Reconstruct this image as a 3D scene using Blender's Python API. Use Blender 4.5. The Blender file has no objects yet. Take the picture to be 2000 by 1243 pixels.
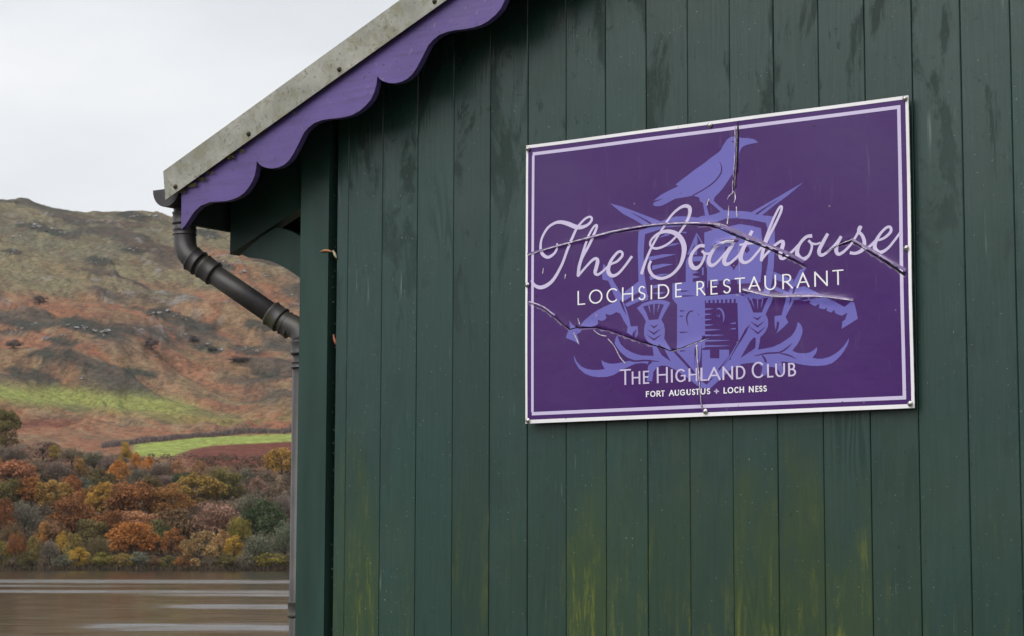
import bpy, bmesh, math, random
import numpy as np
from mathutils import Vector, Matrix

random.seed(7); RNG = np.random.RandomState(11)
scene = bpy.context.scene
col = scene.collection
R = math.radians

# ------------------------------------------------------------------ camera
# World: X along the boathouse front (to the right), Y into the building, Z up, ground at the wall = 0
FPX = 4200.4                                  # focal length in pixels of a 2000 px wide frame
YAW, PITCH, ROLL = 0.61479, 0.11079, 0.00277
CAM = Vector((4.1737, -5.0393, 1.65))
c_f = Vector((-math.sin(YAW)*math.cos(PITCH), math.cos(YAW)*math.cos(PITCH), math.sin(PITCH)))
_r = Vector((math.cos(YAW), math.sin(YAW), 0)); _u = _r.cross(c_f)
c_r = _r*math.cos(ROLL) + _u*math.sin(ROLL)
c_u = _u*math.cos(ROLL) - _r*math.sin(ROLL)
FH = Vector((-math.sin(YAW), math.cos(YAW), 0)); RH = _r.copy()      # level forward and right
cam_d = bpy.data.cameras.new('camera'); cam = bpy.data.objects.new('camera', cam_d); col.objects.link(cam)
cam.matrix_world = Matrix(((c_r.x, c_u.x, -c_f.x, CAM.x), (c_r.y, c_u.y, -c_f.y, CAM.y), (c_r.z, c_u.z, -c_f.z, CAM.z), (0, 0, 0, 1)))
cam_d.sensor_width = 36; cam_d.lens = FPX/2000*36; cam_d.clip_start = 0.1; cam_d.clip_end = 12000
cam_d.dof.use_dof = True; cam_d.dof.focus_distance = 6.3; cam_d.dof.aperture_fstop = 22
scene.camera = cam

# ------------------------------------------------------------------ light: overcast
SUN_EL, SUN_AZ = R(48), R(12)                 # soft light from behind the camera
sun_dir = Vector((-math.sin(SUN_AZ)*math.cos(SUN_EL), -math.cos(SUN_AZ)*math.cos(SUN_EL), math.sin(SUN_EL)))
w = bpy.data.worlds.new('World'); scene.world = w; w.use_nodes = True
nt = w.node_tree; nt.nodes.clear()
def wn(t, **k):
    n = nt.nodes.new(t)
    for a, b in k.items(): setattr(n, a, b)
    return n
sky = wn('ShaderNodeTexSky', sky_type='NISHITA', sun_disc=False, sun_elevation=SUN_EL,
         sun_rotation=math.atan2(sun_dir.x, sun_dir.y), air_density=1.0, dust_density=4.0)
sc = wn('ShaderNodeVectorMath', operation='SCALE'); sc.inputs['Scale'].default_value = 0.05
tc = wn('ShaderNodeTexCoord'); mp = wn('ShaderNodeMapping'); mp.inputs['Scale'].default_value = (2.2, 2.2, 6)
cl = wn('ShaderNodeTexNoise'); cl.inputs['Scale'].default_value = 2.0; cl.inputs['Detail'].default_value = 5
rp = wn('ShaderNodeValToRGB')
rp.color_ramp.elements[0].position = .3; rp.color_ramp.elements[0].color = (.44, .460, .485, 1)
rp.color_ramp.elements[1].position = .72; rp.color_ramp.elements[1].color = (.57, .577, .587, 1)
mx = wn('ShaderNodeMix', data_type='RGBA'); mx.inputs[0].default_value = 0.92
bg = wn('ShaderNodeBackground'); bg.inputs['Strength'].default_value = 1.0
ow = wn('ShaderNodeOutputWorld')
L = nt.links.new
L(sky.outputs[0], sc.inputs[0]); L(tc.outputs['Generated'], mp.inputs[0]); L(mp.outputs[0], cl.inputs['Vector'])
L(cl.outputs['Fac'], rp.inputs[0]); L(sc.outputs[0], mx.inputs[6]); L(rp.outputs[0], mx.inputs[7])
L(mx.outputs[2], bg.inputs[0]); L(bg.outputs[0], ow.inputs[0])
sd = bpy.data.lights.new('sun', 'SUN'); sd.energy = 1.5; sd.angle = R(60); sd.color = (1, .97, .93)
so = bpy.data.objects.new('sun', sd); col.objects.link(so); so.location = (0, -20, 30)
so.rotation_euler = (-sun_dir).to_track_quat('-Z', 'Y').to_euler()
vs = scene.view_settings; vs.view_transform = 'Standard'; vs.look = 'None'; vs.exposure = 0.8; vs.gamma = 1; vs.use_curve_mapping = False

# ------------------------------------------------------------------ helpers
def ray(x, y): return c_f + c_r*((x-1000)/FPX) - c_u*((y-621.5)/FPX)
def P(x, y, Y=0.0):                            # photo position -> point on the plane Y = const (parallel to the front wall)
    d = ray(x, y); return CAM + d*((Y-CAM.y)/d.y)
def G(x, y, f):                                # photo position -> point at level forward distance f
    d = ray(x, y); return CAM + d*(f/d.dot(FH))
def FR(f, r, z): return Vector((CAM.x, CAM.y, 0)) + FH*f + RH*r + Vector((0, 0, z))

class NT:
    def __init__(s, name):
        s.m = bpy.data.materials.new(name); s.m.use_nodes = True; s.t = s.m.node_tree; s.t.nodes.clear()
        s.out = s.n('ShaderNodeOutputMaterial'); s.b = s.n('ShaderNodeBsdfPrincipled'); s.l(s.b.outputs[0], s.out.inputs[0])
    def n(s, t, **k):
        n = s.t.nodes.new(t)
        for a, v in k.items():
            if a.startswith('i_'): n.inputs[a[2:]].default_value = v
            else: setattr(n, a, v)
        return n
    def l(s, a, b): s.t.links.new(a, b)
    def pos(s, scale=(1, 1, 1), loc=(0, 0, 0), kind='pos', rot=(0, 0, 0)):
        if kind == 'pos': o = s.n('ShaderNodeNewGeometry').outputs['Position']
        else: o = s.n('ShaderNodeTexCoord').outputs['Object']
        m = s.n('ShaderNodeMapping'); m.inputs['Scale'].default_value = scale; m.inputs['Location'].default_value = loc; m.inputs['Rotation'].default_value = rot
        s.l(o, m.inputs[0]); return m.outputs[0]
    def noise(s, vec, scale=1, detail=4, rough=.55, dist=0, dim='3D', w=None):
        n = s.n('ShaderNodeTexNoise', noise_dimensions=dim); n.inputs['Scale'].default_value = scale; n.inputs['Detail'].default_value = detail
        n.inputs['Roughness'].default_value = rough; n.inputs['Distortion'].default_value = dist
        s.l(vec, n.inputs['Vector'])
        if w is not None: s.l(w, n.inputs['W'])
        return n.outputs['Fac']
    def ramp(s, fac, a, b, va=0.0, vb=1.0):
        n = s.n('ShaderNodeMapRange', interpolation_type='SMOOTHSTEP'); n.inputs[1].default_value = a; n.inputs[2].default_value = b
        n.inputs[3].default_value = va; n.inputs[4].default_value = vb; s.l(fac, n.inputs[0]); return n.outputs[0]
    def math(s, op, a, b=None):
        n = s.n('ShaderNodeMath', operation=op)
        for i, v in enumerate((a, b)):
            if v is None: continue
            if isinstance(v, (int, float)): n.inputs[i].default_value = v
            else: s.l(v, n.inputs[i])
        return n.outputs[0]
    def mix(s, fac, a, b, blend='MIX'):
        n = s.n('ShaderNodeMix', data_type='RGBA', blend_type=blend)
        for i, v in ((0, fac), (6, a), (7, b)):
            if isinstance(v, (int, float)): n.inputs[i].default_value = v
            elif isinstance(v, tuple): n.inputs[i].default_value = (*v, 1)
            else: s.l(v, n.inputs[i])
        return n.outputs[2]
    def bump(s, h, strength=.3, dist=.01):
        n = s.n('ShaderNodeBump'); n.inputs['Strength'].default_value = strength; n.inputs['Distance'].default_value = dist
        s.l(h, n.inputs['Height']); s.l(n.outputs[0], s.b.inputs['Normal'])
    def base(s, c):
        if isinstance(c, tuple): s.b.inputs['Base Color'].default_value = (*c, 1)
        else: s.l(c, s.b.inputs['Base Color'])
    def rough(s, v):
        if isinstance(v, (int, float)): s.b.inputs['Roughness'].default_value = v
        else: s.l(v, s.b.inputs['Roughness'])
    def sep(s, vec):
        n = s.n('ShaderNodeSeparateXYZ'); s.l(vec, n.inputs[0]); return n.outputs

def mesh(name, verts, faces, mat=None, parent=None, smooth=False, mats=None):
    me = bpy.data.meshes.new(name); me.from_pydata([tuple(v) for v in verts], [], [tuple(f) for f in faces]); me.update()
    return link(name, me, mat, parent, smooth)
def link(name, me, mat=None, parent=None, smooth=False):
    if mat is not None and not me.materials: me.materials.append(mat)
    if smooth: me.polygons.foreach_set('use_smooth', [True]*len(me.polygons))
    o = bpy.data.objects.new(name, me); col.objects.link(o)
    if parent: o.parent = parent
    return o
def bmobj(name, bm, mat, parent=None, smooth=False):
    me = bpy.data.meshes.new(name); bm.to_mesh(me); bm.free(); return link(name, me, mat, parent, smooth)
def thing(name, label, cat, group=None, loc=(0, 0, 0)):
    o = bpy.data.objects.new(name, None); o.empty_display_size = .1; col.objects.link(o); o.location = loc
    return tag(o, label, cat, group)
def tag(o, label, cat, group=None, kind=None):
    if label: o['label'] = label
    if cat: o['category'] = cat
    if group: o['group'] = group
    if kind: o['kind'] = kind
    return o
def prism(pts, y0, y1):
    """Outline pts [(x,z)] in an XZ plane, between depths y0 (front) and y1."""
    bm = bmesh.new()
    a = [bm.verts.new((p[0], y0, p[1])) for p in pts]; b = [bm.verts.new((p[0], y1, p[1])) for p in pts]
    ed = [bm.edges.new((a[i], a[(i+1) % len(a)])) for i in range(len(a))]
    bmesh.ops.triangle_fill(bm, edges=ed, use_beauty=True)
    ed = [bm.edges.new((b[i], b[(i+1) % len(b)])) for i in range(len(b))]
    bmesh.ops.triangle_fill(bm, edges=ed, use_beauty=True)
    for i in range(len(a)):
        j = (i+1) % len(a); bm.faces.new((a[i], a[j], b[j], b[i]))
    bmesh.ops.recalc_face_normals(bm, faces=bm.faces[:]); return bm
def boxbm(x0, x1, y0, y1, z0, z1): return prism([(x0, z0), (x1, z0), (x1, z1), (x0, z1)], y0, y1)
def tube(bm, pts, rad, n=20, cap=True):
    """Tube along pts; rad a number or one per point."""
    pts = [Vector(p) for p in pts]; rads = rad if isinstance(rad, (list, tuple)) else [rad]*len(pts)
    rings = []; up = None
    for i, p in enumerate(pts):
        t = (pts[min(i+1, len(pts)-1)] - pts[max(i-1, 0)]).normalized()
        if up is None: up = t.orthogonal().normalized()
        up = (up - t*up.dot(t)).normalized(); sd_ = t.cross(up)
        rings.append([bm.verts.new(p + (up*math.cos(2*math.pi*k/n) + sd_*math.sin(2*math.pi*k/n))*rads[i]) for k in range(n)])
    for a, b in zip(rings, rings[1:]):
        for k in range(n): f = bm.faces.new((a[k], a[(k+1) % n], b[(k+1) % n], b[k])); f.smooth = True
    if cap: bm.faces.new(rings[0][::-1]); bm.faces.new(rings[-1])
    return bm
def catmull(pts, step=3.0):
    P_ = [np.array(p, float) for p in pts]; P_ = [2*P_[0]-P_[1]] + P_ + [2*P_[-1]-P_[-2]]; out = []
    for i in range(1, len(P_)-2):
        a, b, c, d = P_[i-1:i+3]; n = max(2, int(np.hypot(*(c-b)[:2])/step))
        for k in range(n):
            t = k/n; out.append(.5*((2*b) + (c-a)*t + (2*a-5*b+4*c-d)*t*t + (3*b-a-3*c+d)*t**3))
    out.append(P_[-2]); return out

# value noise in numpy for terrain
def vnoise(x, y, seed=0):
    xi = np.floor(x).astype(np.int64); yi = np.floor(y).astype(np.int64); fx = x-xi; fy = y-yi
    fx = fx*fx*fx*(fx*(fx*6-15)+10); fy = fy*fy*fy*(fy*(fy*6-15)+10)
    def h(a, b):
        n = (a*374761393 + b*668265263 + seed*1442695041) & 0xffffffff
        n = ((n ^ (n >> 13))*1274126177) & 0xffffffff; n = n ^ (n >> 16); return (n & 0xffff)/65535.0
    return (h(xi, yi)*(1-fx)+h(xi+1, yi)*fx)*(1-fy) + (h(xi, yi+1)*(1-fx)+h(xi+1, yi+1)*fx)*fy
def fbm(x, y, o=5, seed=0, g=.5):
    s = 0; a = 1; t = 0
    for i in range(o): s = s+a*vnoise(x*2**i+17.3*i, y*2**i-9.1*i, seed+i); t += a; a *= g
    return s/t
def sst(a, b, x): t = np.clip((x-a)/(b-a), 0, 1); return t*t*(3-2*t)

# ------------------------------------------------------------------ materials
def paint_green():
    s = NT('green_paint'); oi = s.n('ShaderNodeObjectInfo'); rnd = oi.outputs['Random']
    geo = s.n('ShaderNodeNewGeometry').outputs['Position']
    cmb = s.n('ShaderNodeCombineXYZ'); s.l(s.math('MULTIPLY', rnd, 37.0), cmb.inputs[2]); s.l(s.math('MULTIPLY', rnd, 3.0), cmb.inputs[0])
    add = s.n('ShaderNodeVectorMath', operation='ADD'); s.l(geo, add.inputs[0]); s.l(cmb.outputs[0], add.inputs[1]); pv = add.outputs[0]
    def mp(v, sc):
        m = s.n('ShaderNodeMapping'); m.inputs['Scale'].default_value = sc; s.l(v, m.inputs[0]); return m.outputs[0]
    # long grain and growth rings under the paint
    g1 = s.noise(mp(pv, (1, 1, .035)), 130, 3, .6)
    rg = s.noise(mp(pv, (1, 1, .09)), 9, 1.5, .4, .6)
    rings = s.math('SINE', s.math('MULTIPLY', rg, 95.0))
    knot = s.ramp(s.noise(mp(pv, (1, 1, .45)), 3.2, 2, .5), .56, .72)
    rings_k = s.math('MULTIPLY', rings, s.math('ADD', s.math('MULTIPLY', knot, .9), .18))
    tone = s.math('ADD', s.math('MULTIPLY', rnd, .22), .89)
    c = s.mix(s.ramp(g1, .3, .75), (.0140, .042, .0348), (.0190, .051, .043))
    # damp dark patches with ragged edges, mostly high on the wall
    z = s.sep(geo)[2]; x = s.sep(geo)[0]
    pn = s.noise(mp(pv, (1, 1, .32)), 6.5, 6, .66, .5)
    hi = s.ramp(z, 2.0, 2.9)
    pn2 = s.noise(mp(pv, (1, 1, .55)), 21, 5, .7, .8)
    damp = s.math('MULTIPLY', s.math('MAXIMUM', s.ramp(pn, .53, .60), s.math('MULTIPLY', s.ramp(pn2, .60, .66), .7)), s.math('ADD', s.math('MULTIPLY', hi, .50), .20))
    damp2 = s.math('MULTIPLY', s.math('MULTIPLY', knot, s.ramp(rings, -.2, .7)), .28)
    c = s.mix(s.math('MAXIMUM', damp, damp2), c, (.009, .022, .019))
    # faded bloom on the paint
    fade = s.ramp(s.noise(geo, 2.1, 4, .6), .45, .75)
    c = s.mix(s.math('MULTIPLY', fade, .34), c, (.044, .078, .070))
    # algae: runs down the boards below the sign and by the corner
    an = s.noise(mp(pv, (1, 1, .10)), 30, 6, .74, .5)
    zj = s.math('ADD', z, s.math('MULTIPLY', s.math('SUBTRACT', s.noise(mp(pv, (1, 1, .3)), 11, 3, .6), .5), 1.1)); lowm = s.ramp(zj, 2.10, 1.55); wt = s.sep(oi.outputs['Color'])[0]
    big = s.noise(mp(geo, (1, 1, .5)), 4.5, 3, .5)
    am = s.math('MULTIPLY', s.math('MULTIPLY', lowm, wt), s.ramp(big, .30, .52))
    pl_ = 1.0; algae = s.math('MULTIPLY', s.math('MULTIPLY', s.ramp(an, .455, .64), s.ramp(zj, 2.0, 1.42)), s.math('MULTIPLY', am, pl_))
    film = s.math('MULTIPLY', s.math('MULTIPLY', am, pl_), .8)
    c = s.mix(film, c, (.030, .058, .020)); pt = s.ramp(s.noise(mp(pv, (1, 1, .4)), 16, 5, .7), .38, .54); c = s.mix(s.math('MULTIPLY', s.math('MULTIPLY', algae, pt), .62), c, (.085, .105, .018)); dr = s.math('MULTIPLY', s.math('MULTIPLY', s.ramp(an, .525, .63), pt), s.math('MULTIPLY', am, .85)); c = s.mix(s.math('MULTIPLY', dr, s.ramp(zj, 1.75, 1.35)), c, (.155, .165, .022))
    spot = s.noise(geo, 150, 2, .5); c = s.mix(s.math('MULTIPLY', s.ramp(spot, .715, .745), .6), c, (.3, .34, .33))
    spot2 = s.noise(mp(geo, (1, 1, .6)), 95, 2, .5); c = s.mix(s.math('MULTIPLY', s.ramp(spot2, .715, .74), .75), c, (.006, .012, .011))
    run = s.noise(mp(geo, (1, 1, .05)), 70, 2, .5); rm = s.math('MULTIPLY', s.ramp(run, .66, .74), s.ramp(s.noise(geo, 5, 2), .5, .65))
    c = s.mix(s.math('MULTIPLY', rm, .45), c, (.2, .25, .23))
    hs = s.n('ShaderNodeMix', data_type='RGBA', blend_type='MULTIPLY'); hs.inputs[0].default_value = 1
    s.l(c, hs.inputs[6]); cc = s.n('ShaderNodeCombineXYZ')
    for i in range(3): s.l(tone, cc.inputs[i])
    s.l(cc.outputs[0], hs.inputs[7]); s.base(hs.outputs[2])
    s.rough(s.math('ADD', s.math('MULTIPLY', s.math('ADD', damp, s.math('MULTIPLY', pn, .3)), .2), .30))
    sp_ = s.math('SUBTRACT', .58, s.math('MULTIPLY', s.math('MAXIMUM', damp, damp2), .34)); sp_ = s.math('SUBTRACT', sp_, s.math('MULTIPLY', s.math('ADD', rings_k, 1.0), .05)); s.l(s.math('MAXIMUM', sp_, .06), s.b.inputs['Specular IOR Level'])
    h = s.math('ADD', s.math('MULTIPLY', g1, .6), s.math('MULTIPLY', rings_k, .22))
    h = s.math('ADD', h, s.math('MULTIPLY', s.noise(geo, 9, 3), .5)); s.bump(h, .34, .004); return s.m
def simple(name, c, rough=.5, var=.25, scale=12, metallic=0.0, bump=0.0, c2=None, stretch=(1, 1, 1), spec=None):
    s = NT(name); v = s.pos(stretch); n = s.noise(v, scale, 5, .6)
    s.base(s.mix(s.ramp(n, .3, .72), tuple(x*(1-var) for x in c), c2 or tuple(min(1, x*(1+var)) for x in c)))
    s.rough(s.ramp(n, .2, .8, max(0, rough-.08), rough+.08)); s.b.inputs['Metallic'].default_value = metallic
    if spec is not None: s.b.inputs['Specular IOR Level'].default_value = spec
    if bump: s.bump(s.noise(v, scale*4, 4, .6), bump, .003)
    return s.m
def sign_print(name, c, rough=.19, dirt=.35):
    s = NT(name); v = s.pos(); n = s.noise(v, 3.2, 5, .6); f = s.noise(v, 60, 4, .65); sp = s.noise(v, 48, 2, .5); st = s.noise(s.pos((1, 1, .12)), 40, 3, .6)
    cc = s.mix(s.math('MULTIPLY', s.ramp(n, .35, .75), dirt), c, tuple(x*.72+.028 for x in c))
    cc = s.mix(s.math('MULTIPLY', s.ramp(sp, .74, .78), .8), cc, (.02, .012, .03))
    cc = s.mix(s.math('MULTIPLY', s.ramp(s.noise(v, 31, 2, .5), .745, .775), .6), cc, (.34, .29, .33))
    cc = s.mix(s.math('MULTIPLY', s.ramp(st, .6, .8), .12), cc, (.4, .37, .42)); s.base(cc)
    s.b.inputs['Specular IOR Level'].default_value = .42; s.rough(s.math('ADD', s.math('MULTIPLY', f, .16), rough-.06)); s.bump(s.math('ADD', n, s.math('MULTIPLY', f, .06)), .12, .02); return s.m
def barge_paint():
    s = NT('purple_paint'); v = s.pos(); n = s.noise(v, 5, 5, .6); g = s.noise(s.pos((1, 1, 1), rot=(0, R(23.5), 0)), 1, 1)
    gr = s.n('ShaderNodeMapping'); gr.inputs['Rotation'].default_value = (0, R(23.5), 0); gr.inputs['Scale'].default_value = (.06, 1, 1); s.l(v, gr.inputs[0])
    g = s.noise(gr.outputs[0], 90, 3, .6)
    c = s.mix(s.ramp(n, .3, .75), (.094, .060, .225), (.124, .082, .285)); c = s.mix(s.math('MULTIPLY', s.ramp(g, .45, .75), .5), c, (.065, .043, .135)); c = s.mix(s.math('MULTIPLY', s.ramp(s.noise(v, 3.3, 4, .6), .5, .7), .35), c, (.12, .10, .185))
    c = s.mix(s.math('MULTIPLY', s.ramp(s.noise(v, 75, 3), .64, .70), .8), c, (.05, .04, .07)); c = s.mix(s.math('MULTIPLY', s.ramp(s.noise(v, 38, 4, .7), .64, .68), .5), c, (.20, .17, .26))
    s.base(c); s.rough(.5); s.bump(s.math('ADD', g, s.noise(v, 30, 3)), .15, .003); return s.m
def galv():
    s = NT('weathered_metal'); v = s.pos(); n = s.noise(v, 7, 6, .68); f = s.noise(v, 70, 4, .7); l = s.noise(v, 22, 5, .7)
    c = s.mix(s.ramp(n, .3, .7), (.22, .22, .19), (.37, .365, .325)); c = s.mix(s.math('MULTIPLY', s.ramp(l, .50, .62), .65), c, (.20, .195, .12))
    c = s.mix(s.math('MULTIPLY', s.ramp(f, .57, .66), .7), c, (.10, .10, .085)); s.base(c); s.rough(.6); s.b.inputs['Metallic'].default_value = .15
    s.bump(s.math('ADD', n, f), .2, .003); return s.m
def pipe_mat():
    s = NT('grey_plastic_pipe'); v = s.pos(); n = s.noise(v, 9, 5, .65); f = s.noise(v, 60, 3, .6)
    nm = s.sep(s.n('ShaderNodeNewGeometry').outputs['Normal'])[2]
    c = s.mix(s.ramp(n, .3, .7), (.032, .029, .031), (.060, .055, .058)); c = s.mix(s.math('MULTIPLY', s.math('MULTIPLY', s.ramp(s.noise(v, 12, 4), .46, .64), s.ramp(s.noise(v, 3.1, 2), .45, .6)), .42), c, (.07, .07, .02))
    c = s.mix(s.math('MULTIPLY', s.ramp(f, .72, .78), .5), c, (.32, .31, .31)); s.base(c); s.rough(.42); s.b.inputs['Specular IOR Level'].default_value = .44; s.bump(f, .08, .002); return s.m
M = {}
M['green'] = paint_green(); M['barge'] = barge_paint(); M['galv'] = galv(); M['pipe'] = pipe_mat()
M['green_trim'] = simple('green_trim_paint', (.0175, .045, .037), .40, .2, 9, bump=.12, stretch=(1, 1, .15), spec=.36)
M['dark_wood'] = simple('dark_weathered_wood', (.02, .019, .017), .8, .4, 14, bump=.3)
M['soffit'] = simple('soffit_stain', (.018, .03, .027), .7, .3, 10, bump=.2)
M['roof'] = simple('roof_felt', (.06, .06, .06), .9, .3, 20, bump=.3)
M['gap'] = simple('old_black_batten', (.010, .009, .008), .9, .5, 30, bump=.3)
M['steel'] = simple('screw_steel', (.55, .54, .52), .35, .2, 60, metallic=.9)
M['old_screw'] = simple('rusty_screw', (.07, .06, .04), .6, .4, 90, metallic=.4)
M['s_purple'] = sign_print('sign_purple', (.056, .0135, .130))
M['s_lilac'] = sign_print('sign_blue_lilac', (.150, .135, .46), dirt=.2)
M['s_lav'] = sign_print('sign_lavender', (.60, .53, .76), dirt=.2)
M['s_white'] = sign_print('sign_white', (.86, .84, .90), dirt=.15)
M['s_edge'] = simple('sign_white_edge', (.72, .71, .70), .5, .15, 30, c2=(.8, .8, .8))
M['s_mar'] = sign_print('sign_margin', (.86, .84, .88), dirt=.5)
M['s_crease'] = simple('stress_whitened_plastic', (.50, .45, .54), .45, .45, 90)
M['s_fold'] = simple('highlight_print', (.125, .072, .225), .25, .35, 40)  # lighter panel purple, a painted highlight for the folds
M['s_core'] = simple('stained_panel_core', (.34, .31, .28), .7, .6, 70)

# ------------------------------------------------------------------ boathouse
XC = -0.182; PW = 0.134; PITCHT = 0.436           # left corner, plank pitch, roof slope
XR = 2.62                                          # ridge
boat = thing('boathouse', 'dark green timber boathouse with scalloped purple bargeboard and grey metal roof edge', 'boathouse')
e0 = P(320, 335, -.165)                            # lower end of the flashing, top edge
def roof_top(x): return e0.z + (min(x, 2*XR-x) - e0.x)*PITCHT
def plank_mesh(x0, x1, zt0, zt1, zb=-.05):
    g, ch, th = random.uniform(.0003, .0012), random.uniform(.0015, .0023), .020
    xs = [(x0+g, ch+.010), (x0+g, ch), (x0+g+ch, 0), (x1-g-ch, 0), (x1-g, ch), (x1-g, ch+.010)]
    vs = []; 
    for (x, y) in xs:
        t = (x-x0)/(x1-x0); vs.append((x, y, zb)); vs.append((x, y, zt0+(zt1-zt0)*t))
    fs = [(2*i, 2*i+2, 2*i+3, 2*i+1) for i in range(5)]
    b = len(vs); vs += [(x0+g, th, zb), (x0+g, th, zt0), (x1-g, th, zb), (x1-g, th, zt1)]
    fs += [(b, 0, 1, b+1), (10, b+2, b+3, 11), (b+2, b, b+1, b+3)]
    fs += [(1, 3, 5, 7, 9, 11, b+3, b+1), (0, b, b+2, 10, 8, 6, 4, 2)]
    return vs, fs
edges = [-.045, 0] + [PW*i for i in range(1, 40)]
xr_end = 2*XR - XC
edges = [e for e in edges if e < xr_end-.12] + [xr_end-.12]
ALG = {-1: .6, 0: .8, 1: .2, 2: .05, 3: .4, 4: .12, 5: .2, 6: 1.0, 7: .55, 8: .55, 9: .35, 10: 1.0, 11: 1.0, 12: .85, 13: .3, 14: .15}   # how green each board has grown
for a, b in zip(edges, edges[1:]):
    if b-a < .005: continue
    j = random.uniform(-.0012, .0012)
    v, f = plank_mesh(a, b, roof_top(a)-.11, roof_top(b)-.11)
    o = mesh('plank', v, f, M['green'], boat); o.location.y = j; o.color = (ALG.get(round(a/PW) if a >= 0 else -1, .15), 0, 0, 1)
# corner posts (with the dark open joint beside the near one), backing, side and rear walls, roof
bmobj('corner_board', prism([(XC, -.05), (-.0685, -.05), (-.0685, roof_top(-.0685)-.11), (XC, roof_top(XC)-.11)], -.012, .03), M['green_trim'], boat)
bmobj('corner_board', prism([(xr_end-.115, -.05), (xr_end, -.05), (xr_end, roof_top(xr_end)-.11), (xr_end-.115, roof_top(xr_end-.115)-.11)], -.012, .03), M['green'], boat)
bmobj('backing_wall', prism([(XC+.03, -.05), (xr_end-.03, -.05), (xr_end-.03, roof_top(xr_end)-.12), (XR, roof_top(XR)-.14), (XC+.03, roof_top(XC)-.12)], .034, .06), M['gap'], boat)
bmobj('side_wall', boxbm(XC+.002, XC+.028, .032, 6.0, -.05, roof_top(XC)-.12), M['green_trim'], boat)
bmobj('side_wall', boxbm(xr_end-.028, xr_end-.002, .032, 6.0, -.05, roof_top(XC)-.12), M['green_trim'], boat)
bmobj('rear_wall', prism([(XC+.03, -.05), (xr_end-.03, -.05), (xr_end-.03, roof_top(xr_end)-.12), (XR, roof_top(XR)-.14), (XC+.03, roof_top(XC)-.12)], 5.97, 6.0), M['green_trim'], boat)
XE = -.585                                         # eave
for side in (0, 1):
    mx_ = (lambda x: x) if side == 0 else (lambda x: 2*XR-x)
    def pr(pts, y0, y1): return prism([(mx_(x), z) for x, z in pts], y0, y1)
    rt = roof_top
    bmobj('roof_slope', pr([(e0.x+.01, rt(e0.x)-.012), (XR, rt(XR)-.012), (XR, rt(XR)-.05), (e0.x+.01, rt(e0.x)-.05)], -.146, 6.15), M['roof'], boat)
    bmobj('soffit', pr([(XE+.02, rt(XE)-.062), (XR, rt(XR)-.062), (XR, rt(XR)-.08), (XE+.02, rt(XE)-.08)], -.122, 6.1), M['soffit'], boat)
    bmobj('fascia', pr([(XE, rt(XE)-.055), (XE+.018, rt(XE)-.05), (XE+.018, rt(XE)-.185), (XE, rt(XE)-.185)], -.118, 6.1), M['soffit'], boat)
    # metal verge flashing: vertical face, top fold, small drip
    zb = .094
    fl = bmobj('verge_flashing', pr([(e0.x, rt(e0.x)), (XR, rt(XR)), (XR, rt(XR)-.104), (e0.x+.012, rt(e0.x)-zb)], -.168, -.164), M['galv'], boat)
    bmobj('flashing_top', pr([(e0.x+.002, rt(e0.x)+.0005), (XR, rt(XR)+.0005), (XR, rt(XR)-.006), (e0.x+.002, rt(e0.x)-.006)], -.1635, -.02), M['galv'], boat)
    scr = [P(343, 365, -.168), P(486, 262, -.168), P(663, 136, -.168), P(849, 3, -.168)]
    xs = [p.x for p in scr]; st = xs[3]-xs[2]
    while xs[-1]+st < XR-.1: xs.append(xs[-1]+st)
    for k, x in enumerate(xs):
        zz = scr[k].z if k < 4 else rt(x)-.07
        bm = bmesh.new(); bmesh.ops.create_cone(bm, cap_ends=True, segments=12, radius1=.0085, radius2=.0065, depth=.004); bmesh.ops.create_uvsphere(bm, u_segments=10, v_segments=6, radius=.0055, matrix=Matrix.Translation((0, 0, .002)))
        bmesh.ops.transform(bm, matrix=Matrix.Translation((mx_(x), -.170, zz)) @ Matrix.Rotation(R(90), 4, 'X'), verts=bm.verts[:])
        bmobj('screw', bm, M['old_screw'], fl)
# scalloped bargeboard, outline in the plane of its front face
tip = [(354, 449), (362, 440), (370.5, 427), (380, 413), (392, 402), (410, 395), (426, 394), (443, 392.8), (456, 389), (468, 383.7), (478, 376), (486, 365.6), (492, 356), (497, 344), (500, 330), (501.5, 315)]
per = [(501.5, 315), (506, 321), (511.7, 325), (522, 328.6), (533, 329.4), (545, 327), (555, 322), (565, 313), (573, 300.5), (580, 287), (587.7, 271.5), (594, 259), (602, 249.8), (613, 241), (627.5, 235.3), (643, 232.5), (660, 231), (675, 228.5), (689, 224.4), (702, 217), (714.4, 206.3), (724, 195), (730.7, 181), (735, 165), (737, 146.6)]
YB = -.150
tp = [(P(x, y, YB).x, P(x, y, YB).z) for x, y in tip]; pp = [(P(x, y, YB).x, P(x, y, YB).z) for x, y in per]
dx = pp[-1][0]-pp[0][0]
low = tp[:-1]; k = 0
while low[-1][0] < XR:
    low += [(x+k*dx, z-(pp[0][1])+pp[0][1]+k*dx*PITCHT) for x, z in pp[:-1]]; k += 1
low = [p for p in low if p[0] < XR]
for side in (0, 1):
    lo = low + [(XR, low[-1][1])]
    pts = lo + [(XR, roof_top(XR)-.03), (low[0][0]-.004, roof_top(low[0][0])-.03)]
    if side: pts = [(2*XR-x, z) for x, z in pts]
    bmobj('bargeboard', prism(pts, YB, YB+.022), M['barge'], boat)
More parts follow.
